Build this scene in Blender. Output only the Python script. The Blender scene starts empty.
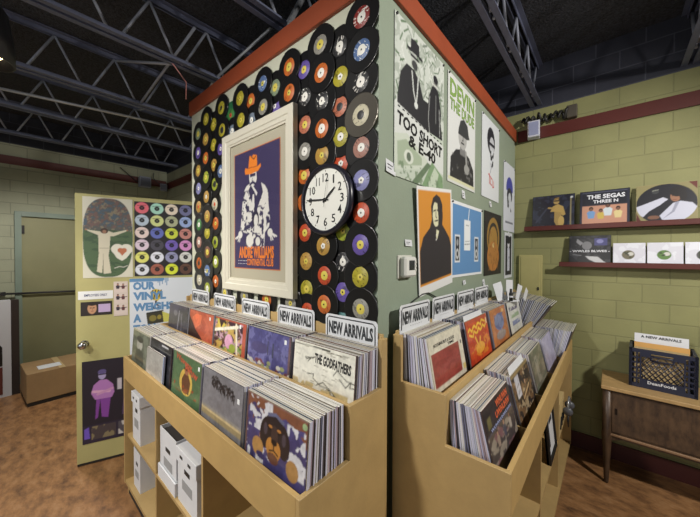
import bpy, bmesh, math, random
import numpy as np
from mathutils import Vector, Matrix
random.seed(7); rng = np.random.default_rng(5)
sc = bpy.context.scene; COL = sc.collection
PI = math.pi; R = math.radians
FZ = 0.18            # working heights are measured from 0.18 below; floor is z = 0 after adding it
UNIT = 0.88          # working unit -> metre, applied to every top-level object at the end

# ------------------------------------------------------------------ colours and materials
def lin(c):
    return tuple(((v/255)/12.92 if v/255 <= .04045 else ((v/255+.055)/1.055)**2.4) for v in c)
MATS = {}
def mat(name, c, rough=.6, metal=0, var=0., vscale=8, bump=0., bscale=40, c2=None, coat=0, spec=.5, emit=0, stretch=None):
    if name in MATS: return MATS[name]
    m = bpy.data.materials.new(name); m.use_nodes = True
    nt = m.node_tree; b = nt.nodes['Principled BSDF']
    b.inputs['Base Color'].default_value = (*lin(c), 1)
    b.inputs['Roughness'].default_value = rough; b.inputs['Metallic'].default_value = metal
    b.inputs['Coat Weight'].default_value = coat; b.inputs['Specular IOR Level'].default_value = spec
    if emit:
        b.inputs['Emission Color'].default_value = (*lin(c), 1); b.inputs['Emission Strength'].default_value = emit
    if var or bump:
        tc = nt.nodes.new('ShaderNodeTexCoord'); mp = nt.nodes.new('ShaderNodeMapping')
        if stretch: mp.inputs['Scale'].default_value = stretch
        nt.links.new(tc.outputs['Object'], mp.inputs['Vector'])
    if var:
        n = nt.nodes.new('ShaderNodeTexNoise'); n.inputs['Scale'].default_value = vscale; n.inputs['Detail'].default_value = 6
        n.inputs['Roughness'].default_value = .65
        r = nt.nodes.new('ShaderNodeValToRGB')
        a = lin(c); d = lin(c2) if c2 else tuple(v*(1-var) for v in a)
        r.color_ramp.elements[0].position = .36; r.color_ramp.elements[1].position = .64
        r.color_ramp.elements[0].color = (*d, 1); r.color_ramp.elements[1].color = (*(tuple(min(1, v*(1+var*.25)) for v in a) if not c2 else a), 1)
        nt.links.new(mp.outputs['Vector'], n.inputs['Vector'])
        nt.links.new(n.outputs['Fac'], r.inputs['Fac']); nt.links.new(r.outputs['Color'], b.inputs['Base Color'])
    if bump:
        n2 = nt.nodes.new('ShaderNodeTexNoise'); n2.inputs['Scale'].default_value = bscale; n2.inputs['Detail'].default_value = 4
        bp = nt.nodes.new('ShaderNodeBump'); bp.inputs['Strength'].default_value = bump; bp.inputs['Distance'].default_value = .02
        nt.links.new(mp.outputs['Vector'], n2.inputs['Vector'])
        nt.links.new(n2.outputs['Fac'], bp.inputs['Height']); nt.links.new(bp.outputs['Normal'], b.inputs['Normal'])
    MATS[name] = m; return m

def block_mat(name, c, joint, swap, bw=.345, bh=.165, var=.12, rough=.65):
    """painted concrete block: running bond in metres of the wall plane, shallow joints"""
    m = bpy.data.materials.new(name); m.use_nodes = True; nt = m.node_tree; b = nt.nodes['Principled BSDF']
    L = nt.links.new; N = nt.nodes.new
    tc = N('ShaderNodeTexCoord'); sp = N('ShaderNodeSeparateXYZ'); cb = N('ShaderNodeCombineXYZ')
    L(tc.outputs['Object'], sp.inputs[0])
    L(sp.outputs['Y' if swap else 'X'], cb.inputs[0]); L(sp.outputs['Z'], cb.inputs[1])
    br = N('ShaderNodeTexBrick'); L(cb.outputs[0], br.inputs['Vector'])
    br.inputs['Scale'].default_value = 1; br.inputs['Brick Width'].default_value = bw; br.inputs['Row Height'].default_value = bh
    br.inputs['Mortar Size'].default_value = .006; br.inputs['Mortar Smooth'].default_value = .35; br.inputs['Bias'].default_value = 0
    a = lin(c); br.inputs['Color1'].default_value = (*a, 1); br.inputs['Color2'].default_value = (*(v*.93 for v in a), 1)
    br.inputs['Mortar'].default_value = (*lin(joint), 1)
    n = N('ShaderNodeTexNoise'); n.inputs['Scale'].default_value = 3; n.inputs['Detail'].default_value = 8; L(tc.outputs['Object'], n.inputs['Vector'])
    mr = N('ShaderNodeMapRange'); mr.inputs[1].default_value = .3; mr.inputs[2].default_value = .7; mr.inputs[3].default_value = 1-var; mr.inputs[4].default_value = 1+var*.5
    L(n.outputs['Fac'], mr.inputs[0])
    mx = N('ShaderNodeMix'); mx.data_type = 'RGBA'; mx.blend_type = 'MULTIPLY'; mx.inputs[0].default_value = 1
    L(br.outputs['Color'], mx.inputs[6]); L(mr.outputs[0], mx.inputs[7]); L(mx.outputs[2], b.inputs['Base Color'])
    n2 = N('ShaderNodeTexNoise'); n2.inputs['Scale'].default_value = 60; L(tc.outputs['Object'], n2.inputs['Vector'])
    ad = N('ShaderNodeMath'); ad.operation = 'MULTIPLY_ADD'; ad.inputs[1].default_value = -1.0
    ml = N('ShaderNodeMath'); ml.operation = 'MULTIPLY'; ml.inputs[1].default_value = .25; L(n2.outputs['Fac'], ml.inputs[0])
    L(br.outputs['Fac'], ad.inputs[0]); L(ml.outputs[0], ad.inputs[2])
    bp = N('ShaderNodeBump'); bp.inputs['Strength'].default_value = .35; bp.inputs['Distance'].default_value = .008
    L(ad.outputs[0], bp.inputs['Height']); L(bp.outputs['Normal'], b.inputs['Normal'])
    b.inputs['Roughness'].default_value = rough
    return m

def print_mat(name, rough, coat=0):
    m = bpy.data.materials.new(name); m.use_nodes = True; nt = m.node_tree; b = nt.nodes['Principled BSDF']
    a = nt.nodes.new('ShaderNodeAttribute'); a.attribute_name = 'Ink'
    nt.links.new(a.outputs['Color'], b.inputs['Base Color']); b.inputs['Roughness'].default_value = rough
    b.inputs['Coat Weight'].default_value = coat; b.inputs['Coat Roughness'].default_value = .12
    return m
INK = print_mat('printed_paper', .55); INKG = print_mat('printed_cover_in_clear_sleeve', .4, .6)

# ------------------------------------------------------------------ mesh builder
class MB:
    def __init__(s): s.v = []; s.f = []; s.mi = []; s.sm = []
    def add(s, vs, fs, mi=0, smooth=False):
        o = len(s.v); s.v += [tuple(p) for p in vs]
        for f in fs: s.f.append([i+o for i in f]); s.mi.append(mi); s.sm.append(smooth)
        return s
    def box(s, x0, x1, y0, y1, z0, z1, mi=0):
        v = [(x, y, z) for z in (z0, z1) for y in (y0, y1) for x in (x0, x1)]
        return s.add(v, [(0,2,3,1), (4,5,7,6), (0,1,5,4), (2,6,7,3), (0,4,6,2), (1,3,7,5)], mi)
    def prism(s, pts, a0, a1, axis='x', mi=0):
        """polygon pts (p, q) extruded along axis: x -> (y, z), y -> (x, z), z -> (x, y)"""
        def P(p, a): return {'x': (a, p[0], p[1]), 'y': (p[0], a, p[1]), 'z': (p[0], p[1], a)}[axis]
        n = len(pts); v = [P(p, a0) for p in pts] + [P(p, a1) for p in pts]
        f = [tuple(range(n)), tuple(range(2*n-1, n-1, -1))] + [(i, i+n, (i+1) % n+n, (i+1) % n) for i in range(n)]
        return s.add(v, f, mi)
    def tube(s, pts, r, n=8, mi=0, caps=True):
        pts = [Vector(p) for p in pts]; rings = []; up = None
        rr = r if isinstance(r, (list, tuple)) else [r]*len(pts)
        for i, p in enumerate(pts):
            t = (pts[min(i+1, len(pts)-1)] - pts[max(i-1, 0)]).normalized()
            if up is None: up = t.orthogonal().normalized()
            up = (up - t*up.dot(t)).normalized(); w = t.cross(up)
            rings.append([p + (up*math.cos(2*PI*k/n) + w*math.sin(2*PI*k/n))*rr[i] for k in range(n)])
        v = [q for g in rings for q in g]; f = []
        for i in range(len(pts)-1):
            for k in range(n):
                a, b = i*n+k, i*n+(k+1) % n; f.append((a, b, b+n, a+n))
        s.add(v, f, mi, True)
        if caps: s.add(rings[0], [tuple(range(n-1, -1, -1))], mi); s.add(rings[-1], [tuple(range(n))], mi)
        return s
    def lathe(s, prof, n=40, axis='y', c=(0, 0, 0), mi=0, smooth=True):
        """prof: (radius, along) pairs about an axis through c; closed to the axis where radius is 0"""
        v = []; f = []
        for r, a in prof:
            for k in range(n):
                t = 2*PI*k/n; x, y = r*math.cos(t), r*math.sin(t)
                v.append({'y': (c[0]+x, c[1]+a, c[2]+y), 'z': (c[0]+x, c[1]+y, c[2]+a), 'x': (c[0]+a, c[1]+x, c[2]+y)}[axis])
        for i in range(len(prof)-1):
            for k in range(n):
                a, b = i*n+k, i*n+(k+1) % n; f.append((a, a+n, b+n, b))
        return s.add(v, f, mi, smooth)
    def mesh(s, name, mats, bevel=0):
        me = bpy.data.meshes.new(name); me.from_pydata(s.v, [], s.f)
        for m in (mats if isinstance(mats, (list, tuple)) else [mats]): me.materials.append(m)
        me.polygons.foreach_set('material_index', s.mi); me.polygons.foreach_set('use_smooth', s.sm)
        bm = bmesh.new(); bm.from_mesh(me); bmesh.ops.remove_doubles(bm, verts=bm.verts, dist=1e-6)
        bmesh.ops.recalc_face_normals(bm, faces=bm.faces)
        if bevel:
            es = [e for e in bm.edges if len(e.link_faces) == 2 and e.calc_face_angle(0) > .6]
            bmesh.ops.bevel(bm, geom=es, offset=bevel, segments=1, affect='EDGES', clamp_overlap=True)
        bm.to_mesh(me); bm.free(); me.update(); return me
    def obj(s, name, mats, parent=None, loc=(0, 0, 0), rot=(0, 0, 0), bevel=0, label=None):
        return link(name, s.mesh(name, mats, bevel), parent, loc, rot, label)

def link(name, data, parent=None, loc=(0, 0, 0), rot=(0, 0, 0), label=None):
    o = bpy.data.objects.new(name, data); COL.objects.link(o); o.location = loc; o.rotation_euler = rot
    if parent: o.parent = parent
    if label: o['label'] = label
    return o
def tag(o, label, cat, group=None, kind=None):
    o['label'] = label; o['category'] = cat
    if group: o['group'] = group
    if kind: o['kind'] = kind
    return o
def thing(name, label, cat, loc=(0, 0, 0), rot=(0, 0, 0), group=None):
    return tag(link(name, None, None, loc, rot), label, cat, group)
def struct(name, mb, m, label=None, cat=None, **k):
    o = mb.obj(name, m, **k); o['kind'] = 'structure'
    if label: o['label'] = label
    o['category'] = cat or name.split('_')[0]
    return o
def copy_tree(o, parent=None):
    c = o.copy(); COL.objects.link(c); c.parent = parent
    for ch in [q for q in o.children]: copy_tree(ch, c)
    return c

FONT = bpy.data.fonts[0] if len(bpy.data.fonts) else None
TXT = {}
def text_mesh(s, w, h, bold=.018, m=None, align='C'):
    """lettering fitted to w x h, facing -Y, centred on the origin"""
    key = (s, round(w, 4), round(h, 4), bold, m.name)
    if key in TXT: return TXT[key]
    cu = bpy.data.curves.new('lettering', 'FONT'); cu.body = s; cu.offset = bold; cu.resolution_u = 2
    cu.align_x = 'CENTER' if align == 'C' else 'LEFT'; cu.space_line = .85
    o = bpy.data.objects.new('lettering', cu); COL.objects.link(o)
    dg = bpy.context.evaluated_depsgraph_get(); me = bpy.data.meshes.new_from_object(o.evaluated_get(dg))
    bpy.data.objects.remove(o); bpy.data.curves.remove(cu)
    co = np.empty(len(me.vertices)*3); me.vertices.foreach_get('co', co); co = co.reshape(-1, 3)
    lo, hi = co.min(0), co.max(0); q = (co-(lo+hi)/2)/np.maximum(hi-lo, 1e-6)
    out = np.stack([q[:, 0]*w, np.zeros(len(q)), q[:, 1]*h], 1)
    me.vertices.foreach_set('co', out.ravel()); me.materials.clear(); me.materials.append(m); me.update()
    TXT[key] = me; return me
def lettering(s, cx, cz, w, h, m, parent, y=-.002, bold=.018, rot=0, align='C'):
    return link('lettering', text_mesh(s, w, h, bold, m, align), parent, (cx, y, cz), (0, rot, 0))

# ------------------------------------------------------------------ printed artwork: flat colour shapes, one mesh
class Art:
    def __init__(s, W, H, bg, px=.005):
        s.W, s.H = W, H; s.nx, s.ny = max(8, int(W/px)), max(8, int(H/px))
        s.SS = 2
        s.u, s.v = np.meshgrid((np.arange(s.nx*2)+.5)/(s.nx*2), (np.arange(s.ny*2)+.5)/(s.ny*2))
        s.a = np.empty((s.ny*2, s.nx*2, 3)); s.a[:] = lin(bg)
        s.asp = W/H
    def put(s, m, c, al=1):
        s.a[m] = s.a[m]*(1-al)+np.array(lin(c))*al; return s
    def ell(s, x, y, rx, ry, c, rot=0, al=1):
        dx, dy = s.u-x, (s.v-y)/s.asp; k, q = math.cos(R(rot)), math.sin(R(rot))
        return s.put(((dx*k+dy*q)/rx)**2+((dy*k-dx*q)/(ry/s.asp))**2 < 1, c, al)
    def rect(s, x0, y0, x1, y1, c, al=1):
        return s.put((s.u > x0) & (s.u < x1) & (s.v > y0) & (s.v < y1), c, al)
    def poly(s, pts, c, al=1):
        m = np.zeros(s.u.shape, bool); n = len(pts)
        for i in range(n):
            (x1, y1), (x2, y2) = pts[i], pts[(i+1) % n]
            if y1 == y2: continue
            m ^= ((y1 > s.v) != (y2 > s.v)) & (s.u < (x2-x1)*(s.v-y1)/(y2-y1)+x1)
        return s.put(m, c, al)
    def line(s, pts, w, c, al=1):
        for (x1, y1), (x2, y2) in zip(pts, pts[1:]):
            dx, dy = x2-x1, (y2-y1)/s.asp; L = dx*dx+dy*dy+1e-9
            t = np.clip(((s.u-x1)*dx+(s.v-y1)/s.asp*dy)/L, 0, 1)
            s.put((s.u-x1-t*dx)**2+((s.v-y1)/s.asp-t*dy)**2 < (w/2)**2, c, al)
        return s
    def noise(s, sx, sy, seed=0):
        g = np.random.default_rng(seed); tot = 0; amp = 1; acc = np.zeros(s.u.shape)
        for o in range(3):
            a, b = int(sx*2**o)+2, int(sy*2**o)+2; t = g.random((b, a))
            X, Y = s.u*(a-1.001), np.clip(s.v, 0, 1)*(b-1.001); i, j = X.astype(int), Y.astype(int); fx, fy = X-i, Y-j
            acc += amp*((t[j, i]*(1-fx)+t[j, i+1]*fx)*(1-fy)+(t[j+1, i]*(1-fx)+t[j+1, i+1]*fx)*fy); tot += amp; amp *= .6
        return acc/tot
    def mottle(s, c, sx, sy, th=.5, seed=0, al=1, box=None):
        m = s.noise(sx, sy, seed) > th
        if box: m &= (s.u > box[0]) & (s.v > box[1]) & (s.u < box[2]) & (s.v < box[3])
        return s.put(m, c, al)
    def grain(s, amt=.25, n=26, seed=1):
        g = s.noise(n, n/s.asp, seed)-.5; h = s.noise(n*.3, n*.3/s.asp, seed+9)-.5
        s.a *= np.clip(1+amt*3*(g+.7*h), .25, 1.8)[..., None]; return s
    def person(s, x, y, h, coat, skin, legs=None, hair=(25, 20, 20), arms=None):
        """small standing printed figure: x centre, y feet, h height"""
        w = h*.16/s.asp
        if legs: s.poly([(x-w*.8, y), (x-w*.15, y), (x, y+h*.4), (x+w*.15, y), (x+w*.8, y), (x+w*.75, y+h*.5), (x-w*.75, y+h*.5)], legs)
        s.poly([(x-w*.8, y+h*.42), (x+w*.8, y+h*.42), (x+w*1.15, y+h*.75), (x+w*.5, y+h*.84), (x-w*.5, y+h*.84), (x-w*1.15, y+h*.75)], coat)
        s.ell(x, y+h*.95, w*.6, h*.12, hair); s.ell(x, y+h*.91, w*.46, h*.09, skin)
        return s
    def mesh(s, name='print', gloss=False):
        a = s.a.reshape(s.ny, 2, s.nx, 2, 3).mean((1, 3)); nx, ny = s.nx, s.ny
        X, Z = np.meshgrid(np.linspace(0, s.W, nx), np.linspace(0, s.H, ny))
        v = np.stack([X, np.zeros_like(X), Z], -1).reshape(-1, 3)
        i = (np.arange(ny-1)[:, None]*nx+np.arange(nx-1)[None]).ravel(); q = np.stack([i, i+1, i+nx+1, i+nx], 1).ravel()
        me = bpy.data.meshes.new(name); me.vertices.add(len(v)); me.vertices.foreach_set('co', v.ravel())
        nf = len(i); me.loops.add(nf*4); me.loops.foreach_set('vertex_index', q.astype(np.int32))
        me.polygons.add(nf); me.polygons.foreach_set('loop_start', np.arange(nf, dtype=np.int32)*4)
        me.update(calc_edges=True)
        at = me.attributes.new('Ink', 'FLOAT_COLOR', 'POINT')
        at.data.foreach_set('color', np.concatenate([a.reshape(-1, 3), np.ones((nx*ny, 1))], 1).ravel())
        me.materials.append(INKG if gloss else INK); me.validate(); return me
    def obj(s, parent, x=0, z=0, y=-.002, name='print', gloss=False):
        return link(name, s.mesh(name, gloss), parent, (x, y, z))

BLACK = mat('ink_black', (18, 18, 20), .5); WHITE = mat('paper_white', (226, 228, 230), .6)
CARD = mat('white_card', (216, 218, 222), .5, var=.04, vscale=5); INKTEXT = mat('ink_dark_grey', (50, 52, 56), .6)
MDF = mat('mdf_board', (178, 150, 100), .5, var=.10, vscale=7, bump=.04, bscale=120)
MDFE = mat('mdf_lip', (182, 152, 98), .5, var=.08, vscale=10)
DARK = mat('dark_plinth', (40, 36, 34), .7)
VINYL = mat('black_vinyl', (22, 22, 23), .28, spec=.6)
CHROME = mat('chrome', (190, 190, 192), .18, metal=1)

# ================================================================== SETTING
def floor_mat():
    m = bpy.data.materials.new('stained_floor'); m.use_nodes = True; nt = m.node_tree; b = nt.nodes['Principled BSDF']; L = nt.links.new; N = nt.nodes.new
    tc = N('ShaderNodeTexCoord'); mp = N('ShaderNodeMapping'); L(tc.outputs['Object'], mp.inputs[0])
    mp.inputs['Scale'].default_value = (1, 1.9, 1); mp.inputs['Rotation'].default_value = (0, 0, R(35))
    n = N('ShaderNodeTexNoise'); n.inputs['Scale'].default_value = 6; n.inputs['Detail'].default_value = 12; n.inputs['Roughness'].default_value = .72; L(mp.outputs[0], n.inputs['Vector'])
    r = N('ShaderNodeValToRGB'); cr = r.color_ramp
    cols = [(.30, (74, 53, 38)), (.42, (120, 86, 57)), (.54, (148, 108, 70)), (.66, (162, 124, 88)), (.8, (134, 116, 97))]
    while len(cr.elements) < len(cols): cr.elements.new(.5)
    for e, (p, c) in zip(cr.elements, cols): e.position = p; e.color = (*lin(c), 1)
    L(n.outputs['Fac'], r.inputs[0]); L(r.outputs[0], b.inputs['Base Color']); b.inputs['Roughness'].default_value = .42
    bp = N('ShaderNodeBump'); bp.inputs['Strength'].default_value = .15; bp.inputs['Distance'].default_value = .01; L(n.outputs['Fac'], bp.inputs['Height']); L(bp.outputs[0], b.inputs['Normal'])
    return m
XW, XE, YS, YB, YC, XB = -5.75, 4.3, -5.2, 2.607, 1.0, -2.065
ZD = 3.93            # underside of roof deck
struct('floor', MB().box(XW-.2, XE+.2, YS-.2, YB+.2, -.1, 0), floor_mat(), 'mottled orange brown stained floor')
DECK = mat('dark_roof_deck', (66, 67, 74), .9, var=.6, vscale=45, bump=1, bscale=70)
struct('ceiling', MB().box(XW-.2, XE+.2, YS-.2, YB+.2, ZD, ZD+.1), DECK, 'dark rough open roof deck')
OLIVE = block_mat('olive_block', (142, 141, 95), (128, 127, 86), False)
GREYG = block_mat('grey_green_block', (156, 158, 134), (130, 132, 112), True)
GREYG2 = block_mat('grey_green_block_return', (156, 158, 134), (130, 132, 112), False)
NAVY = block_mat('blue_black_block', (46, 48, 60), (70, 72, 84), False)
NAVY2 = block_mat('blue_black_block_side', (44, 46, 58), (66, 68, 80), True)
SAGE = mat('sage_green_paint', (142, 154, 136), .5, var=.06, vscale=2, bump=.05, bscale=80)
PALE = mat('pale_wall_paint', (196, 198, 178), .6, var=.06, vscale=3)
zb = 3.28+FZ
struct('wall_back', MB().box(XB, XE, YB, YB+.15, 0, zb), OLIVE, 'olive painted block wall')
struct('wall_back_upper', MB().box(XB, XE, YB, YB+.15, zb, ZD), NAVY, 'blue-black painted block band above the olive wall')
struct('wall_left', MB().box(XW-.15, XW, YS, YC, 0, zb+.03), GREYG, 'grey green block wall')
struct('wall_left_upper', MB().box(XW-.15, XW, YS, YC, zb+.03, ZD), NAVY2)
struct('wall_alcove', MB().box(XW-.15, XB, YC, YC+.15, 0, zb), GREYG2)
struct('wall_alcove_upper', MB().box(XW-.15, XB, YC, YC+.15, zb, ZD), NAVY)
struct('wall_right', MB().box(XE, XE+.15, YS, YB, 0, ZD), OLIVE)
struct('wall_front', MB().box(XW-.15, XE+.15, YS-.15, YS, 0, ZD), PALE)
zt0, zt1 = 2.972+FZ, 3.092+FZ
struct('wall_record', MB().box(XB, -.04, 0, .06, 0, zt1), PALE, 'pale wall covered in records')
struct('wall_green', MB().box(-.06, 0, .0, YB, 0, zt1), SAGE, 'sage green poster wall')
struct('wall_return', MB().box(XB, XB+.06, .06, YC, 0, zt1), PALE)
struct('wall_jamb', MB().box(-2.55, XB, .30, .38, 0, 2.5), GREYG2)
struct('wall_top', MB().box(XB, -.06, .06, YB, zt1-.08, zt1-.02), DARK)
RED = mat('rust_red_trim', (150, 70, 40), .5, var=.10, vscale=5); MAROON = mat('maroon_trim', (86, 32, 25), .5, var=.1, vscale=4)
struct('trim_1', MB().box(XB-.01, .022, -.022, 0, zt0, zt1), RED, 'rust red board along the top of the record wall', bevel=.003)
struct('trim_2', MB().box(0, .022, 0, YB-.02, zt0, zt1), RED, 'rust red board along the top of the green wall', bevel=.003)
struct('trim_3', MB().box(.03, XE, YB-.02, YB, zt0-.01, zt1-.01), MAROON, 'dark red stripe board on the olive wall')
struct('trim_4', MB().box(XW, XW+.02, YS, YC-.02, zt0+.04, zt1+.04), MAROON, 'dark red stripe board on the grey wall')
struct('trim_5', MB().box(XW+.02, XB, YC-.02, YC, zt0+.0, zt1+.0), MAROON)
struct('baseboard_back', MB().box(0, XE, YB-.015, YB, 0, .15), mat('baseboard_red', (74, 30, 26), .5), 'dark red baseboard')
# far door in the left wall
DOORP = mat('door_olive_paint', (134, 132, 98), .55, var=.1, vscale=2); DFR = mat('door_frame_paint', (120, 134, 122), .5, var=.1, vscale=3)
d1 = struct('door_1', MB().box(XW, XW+.03, -.93, .22, .02, 2.45), DOORP, 'closed flat olive door in a grey green frame', 'door')
MB().box(XW, XW+.06, -1.0, -.93, 0, 2.52).box(XW, XW+.06, .22, .29, 0, 2.52).box(XW, XW+.06, -.93, .22, 2.45, 2.52).obj('door_frame', DFR, d1, bevel=.004)
MB().tube([(XW+.07, -1.2, 1.335), (XW+.07, .25, 1.29)], .014).box(XW+.03, XW+.09, -1.14, -1.09, 1.31, 1.36).obj('crossbar', mat('dark_bar', (48, 46, 48), .5, metal=.4), d1)
MB().box(XW+.03, XW+.045, -.935, -.90, 2.2, 2.32).obj('hinge', DARK, d1)

# open door leaf
A0 = (-2.76, -.711); DANG = R(69.9)
DL = mat('khaki_door_paint', (178, 172, 118), .45, var=.07, vscale=2.5)
d2 = tag(link('door_2', None, None, (A0[0], A0[1], 0), (0, 0, DANG)), 'open khaki door leaf covered in posters', 'door', kind='structure')
MB().box(0, 1.0, 0, .045, .025, 2.445).obj('door_leaf', DL, d2, bevel=.003)
MB().box(.002, 1.0, .002, .043, .008, .025).obj('bottom_strip', DARK, d2)  # dark strip filling the gap under the leaf
kb = MB().lathe([(0, -.085), (.022, -.083), (.033, -.07), (.034, -.058), (.024, -.045), (.012, -.04), (.012, -.008), (.032, -.006), (.034, 0)], 24, 'y', (.058, 0, 1.10)).obj('knob', CHROME, d2)

# panel cover on back wall
pc = struct('panel_cover', MB().box(.055, .275, YB-.03, YB, 1.27+FZ, 1.73+FZ), mat('panel_paint', (176, 168, 112), .5, var=.05), 'olive painted metal panel cover low on the block wall beside the green wall', 'panel cover', bevel=.004)
pc['kind'] = 'thing'
MB().box(.075, .255, YB-.036, YB-.03, 1.29+FZ, 1.71+FZ).obj('panel_lid', MATS['panel_paint'], pc, bevel=.002)
MB().box(.235, .25, YB-.045, YB-.036, 1.36+FZ, 1.39+FZ).obj('latch', DARK, pc)

# ------------------------------------------------------------------ ceiling joists
STEEL = mat('joist_grey_paint', (98, 103, 126), .5, var=.15, vscale=6); ROD = mat('joist_rod_lit_grey', (164, 168, 182), .45)  # rods paler than the chords: the light on them is in this grey
def joist(x, y0, y1, label, first=[]):
    t = thing('roof_joist', label, 'roof joist', (x, y0, 0), group='open-web steel joists under the roof deck')
    L = y1-y0; zb0, zt = 3.32+FZ, 3.70+FZ
    MB().box(-.055, -.014, 0, L, zb0-.006, zb0).box(.014, .055, 0, L, zb0-.006, zb0).box(-.02, -.014, 0, L, zb0, zb0+.04).box(.014, .02, 0, L, zb0, zb0+.04).obj('bottom_chord', STEEL, t)
    MB().box(-.055, -.014, 0, L, zt+.034, zt+.04).box(.014, .055, 0, L, zt+.034, zt+.04).box(-.02, -.014, 0, L, zt, zt+.04).box(.014, .02, 0, L, zt, zt+.04).obj('top_chord', STEEL, t)
    p = .44; n = int(L/p)
    for k in range(n):
        a = L-(k+.1)*p
        MB().tube([(0, a, zt+.01), (0, a-p*.42, zb0+.015)], .011, 6).obj('web_bar', ROD, t)
        MB().tube([(0, a-p*.58, zb0+.015), (0, a-p, zt+.01)], .011, 6).obj('web_bar', ROD, t)
    return t
joist(1.30, -2.2, YB, 'steel roof joist at the right, meeting the olive wall above the shelf records')
joist(.20, -1.6, YB, 'steel roof joist over the poster wall, ending above the small corner speaker')
joist(-.93, -1.6, YB, 'steel roof joist crossing above the record wall behind the red trim')
joist(-1.94, -2.2, YC, 'steel roof joist passing just left of the record wall top')
joist(-3.03, -2.2, YC, 'steel roof joist, second one out from the record wall')
joist(-4.12, -2.2, YC, 'steel roof joist, third one out from the record wall')
joist(-5.22, -2.2, YC, 'steel roof joist running closest along the grey green wall')
PIPE = mat('galvanised_pipe', (190, 192, 196), .4, metal=.3)
tag(MB().tube([(-4.0, -1.6, 3.58), (-3.62, .0, 3.58), (-3.5, .9, 3.58)], .016).obj('conduit', PIPE), 'thin straight conduit crossing under the joists beside the grey green wall', 'conduit')
tag(MB().tube([(-2.25, .2, 3.38), (-2.12, .18, 3.48), (-2.0, .17, 3.53), (-1.07, .15, 3.545)], .011).obj('conduit', PIPE), 'bent grey conduit rising behind the red trim of the record wall', 'conduit')
fl = [(-.05-.5*q+.0, -.02+.05*math.sin(q*5), 3.30+.5*q) for q in np.linspace(0, 1, 10)]
tag(MB().tube([(-.70, .03, 3.28), (-.736, .065, 3.38), (-.79, .13, 3.48), (-.83, .19, 3.58), (-.876, .282, 3.73), (-.88, .29, 3.92)], .018, 10).obj('flexible_conduit', mat('flex_grey', (120, 122, 126), .5, metal=.3, bump=1, bscale=60)), 'ribbed flexible conduit rising behind the red trim to the deck', 'conduit')
for (p, q, lb) in (((-3.03, -.35, 3.70+FZ), (-1.94, -.12, 3.33+FZ), 'thin cross brace between the two joists nearest the record wall'), ((-4.12, .1, 3.70+FZ), (-3.03, -.05, 3.33+FZ), 'thin cross brace between second and third joists'),
                   ((-3.03, -.15, 3.33+FZ), (-1.94, -.02, 3.70+FZ), 'thin rising brace crossing the brace near the record wall')):
    tag(MB().tube([p, q], .012, 6).obj('joist_brace', ROD), lb, 'brace')
cab = [(-2.0, -.03, 3.50), (-2.05, .0, 3.35), (-2.13, -.02, 3.28), (-2.12, -.02, 3.22)]
tag(MB().tube([(-1.96, -.2, 3.5), (-2.03, -.06, 3.42), (-2.09, -.04, 3.30)], .005, 6).obj('cable', mat('red_white_cable', (190, 130, 125), .5)), 'red and white cable dropping from a joist to the record wall top', 'cable')

# track lamp top left
t = thing('ceiling_spotlight', 'black can spotlight hanging at the top left with a glowing lamp', 'spotlight', (-1.62, -1.19, 2.90))
MB().lathe([(0, .30), (.06, .30), (.085, .26), (.105, .12), (.11, 0), (.10, 0), (.095, .10), (0, .16)], 28, 'z').obj('can', mat('black_can', (20, 20, 22), .4), t)
MB().lathe([(0, .03), (.06, .035), (.085, .06), (.08, .1), (0, .12)], 24, 'z').obj('lamp_bulb', mat('lamp_glow', (255, 226, 170), .4, emit=6), t)
MB().tube([(0, 0, .3), (0, 0, ZD-2.90)], .012).obj('stem', mat('black_can', (20, 20, 22), .4), t)

# ================================================================== RECORDS ON THE WALL
DISC = MB().lathe([(0, 0), (.103, 0), (.1035, -.0015), (.103, -.003), (.099, -.0026), (.056, -.0026), (.051, -.0022), (0, -.0022)], 44, 'y')
NAMES = {'dr': 'dark red', 'bl': 'blue', 'bk': 'monochrome', 'gr': 'grey', 'pu': 'purple', 'or': 'orange', 'ye': 'yellow', 'cr': 'cream', 'pk': 'dusty pink', 'sa': 'salmon', 'yw': 'pale yellow',
         'ro': 'red orange', 'go': 'gold', 'la': 'lilac', 'yg': 'lime', 'te': 'teal', 'gg': 'grey green', 'gn': 'green', 'gb': 'grey blue', 'br': 'brown'}
RGB = {'dr': (150, 52, 48), 'bl': (92, 122, 172), 'bk': (46, 46, 48), 'gr': (160, 158, 148), 'pu': (112, 92, 178), 'or': (214, 112, 44), 'ye': (190, 178, 52), 'cr': (222, 214, 186), 'pk': (186, 138, 124), 'sa': (206, 124, 94),
       'yw': (186, 176, 60), 'ro': (210, 82, 42), 'go': (200, 158, 74), 'la': (150, 152, 204), 'yg': (172, 184, 60), 'te': (108, 158, 158), 'gg': (138, 156, 128), 'gn': (70, 140, 72), 'gb': (128, 144, 160), 'br': (128, 82, 58),
       'w': (222, 220, 212), 'y': (206, 190, 82), 're': (200, 70, 50)}
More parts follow.
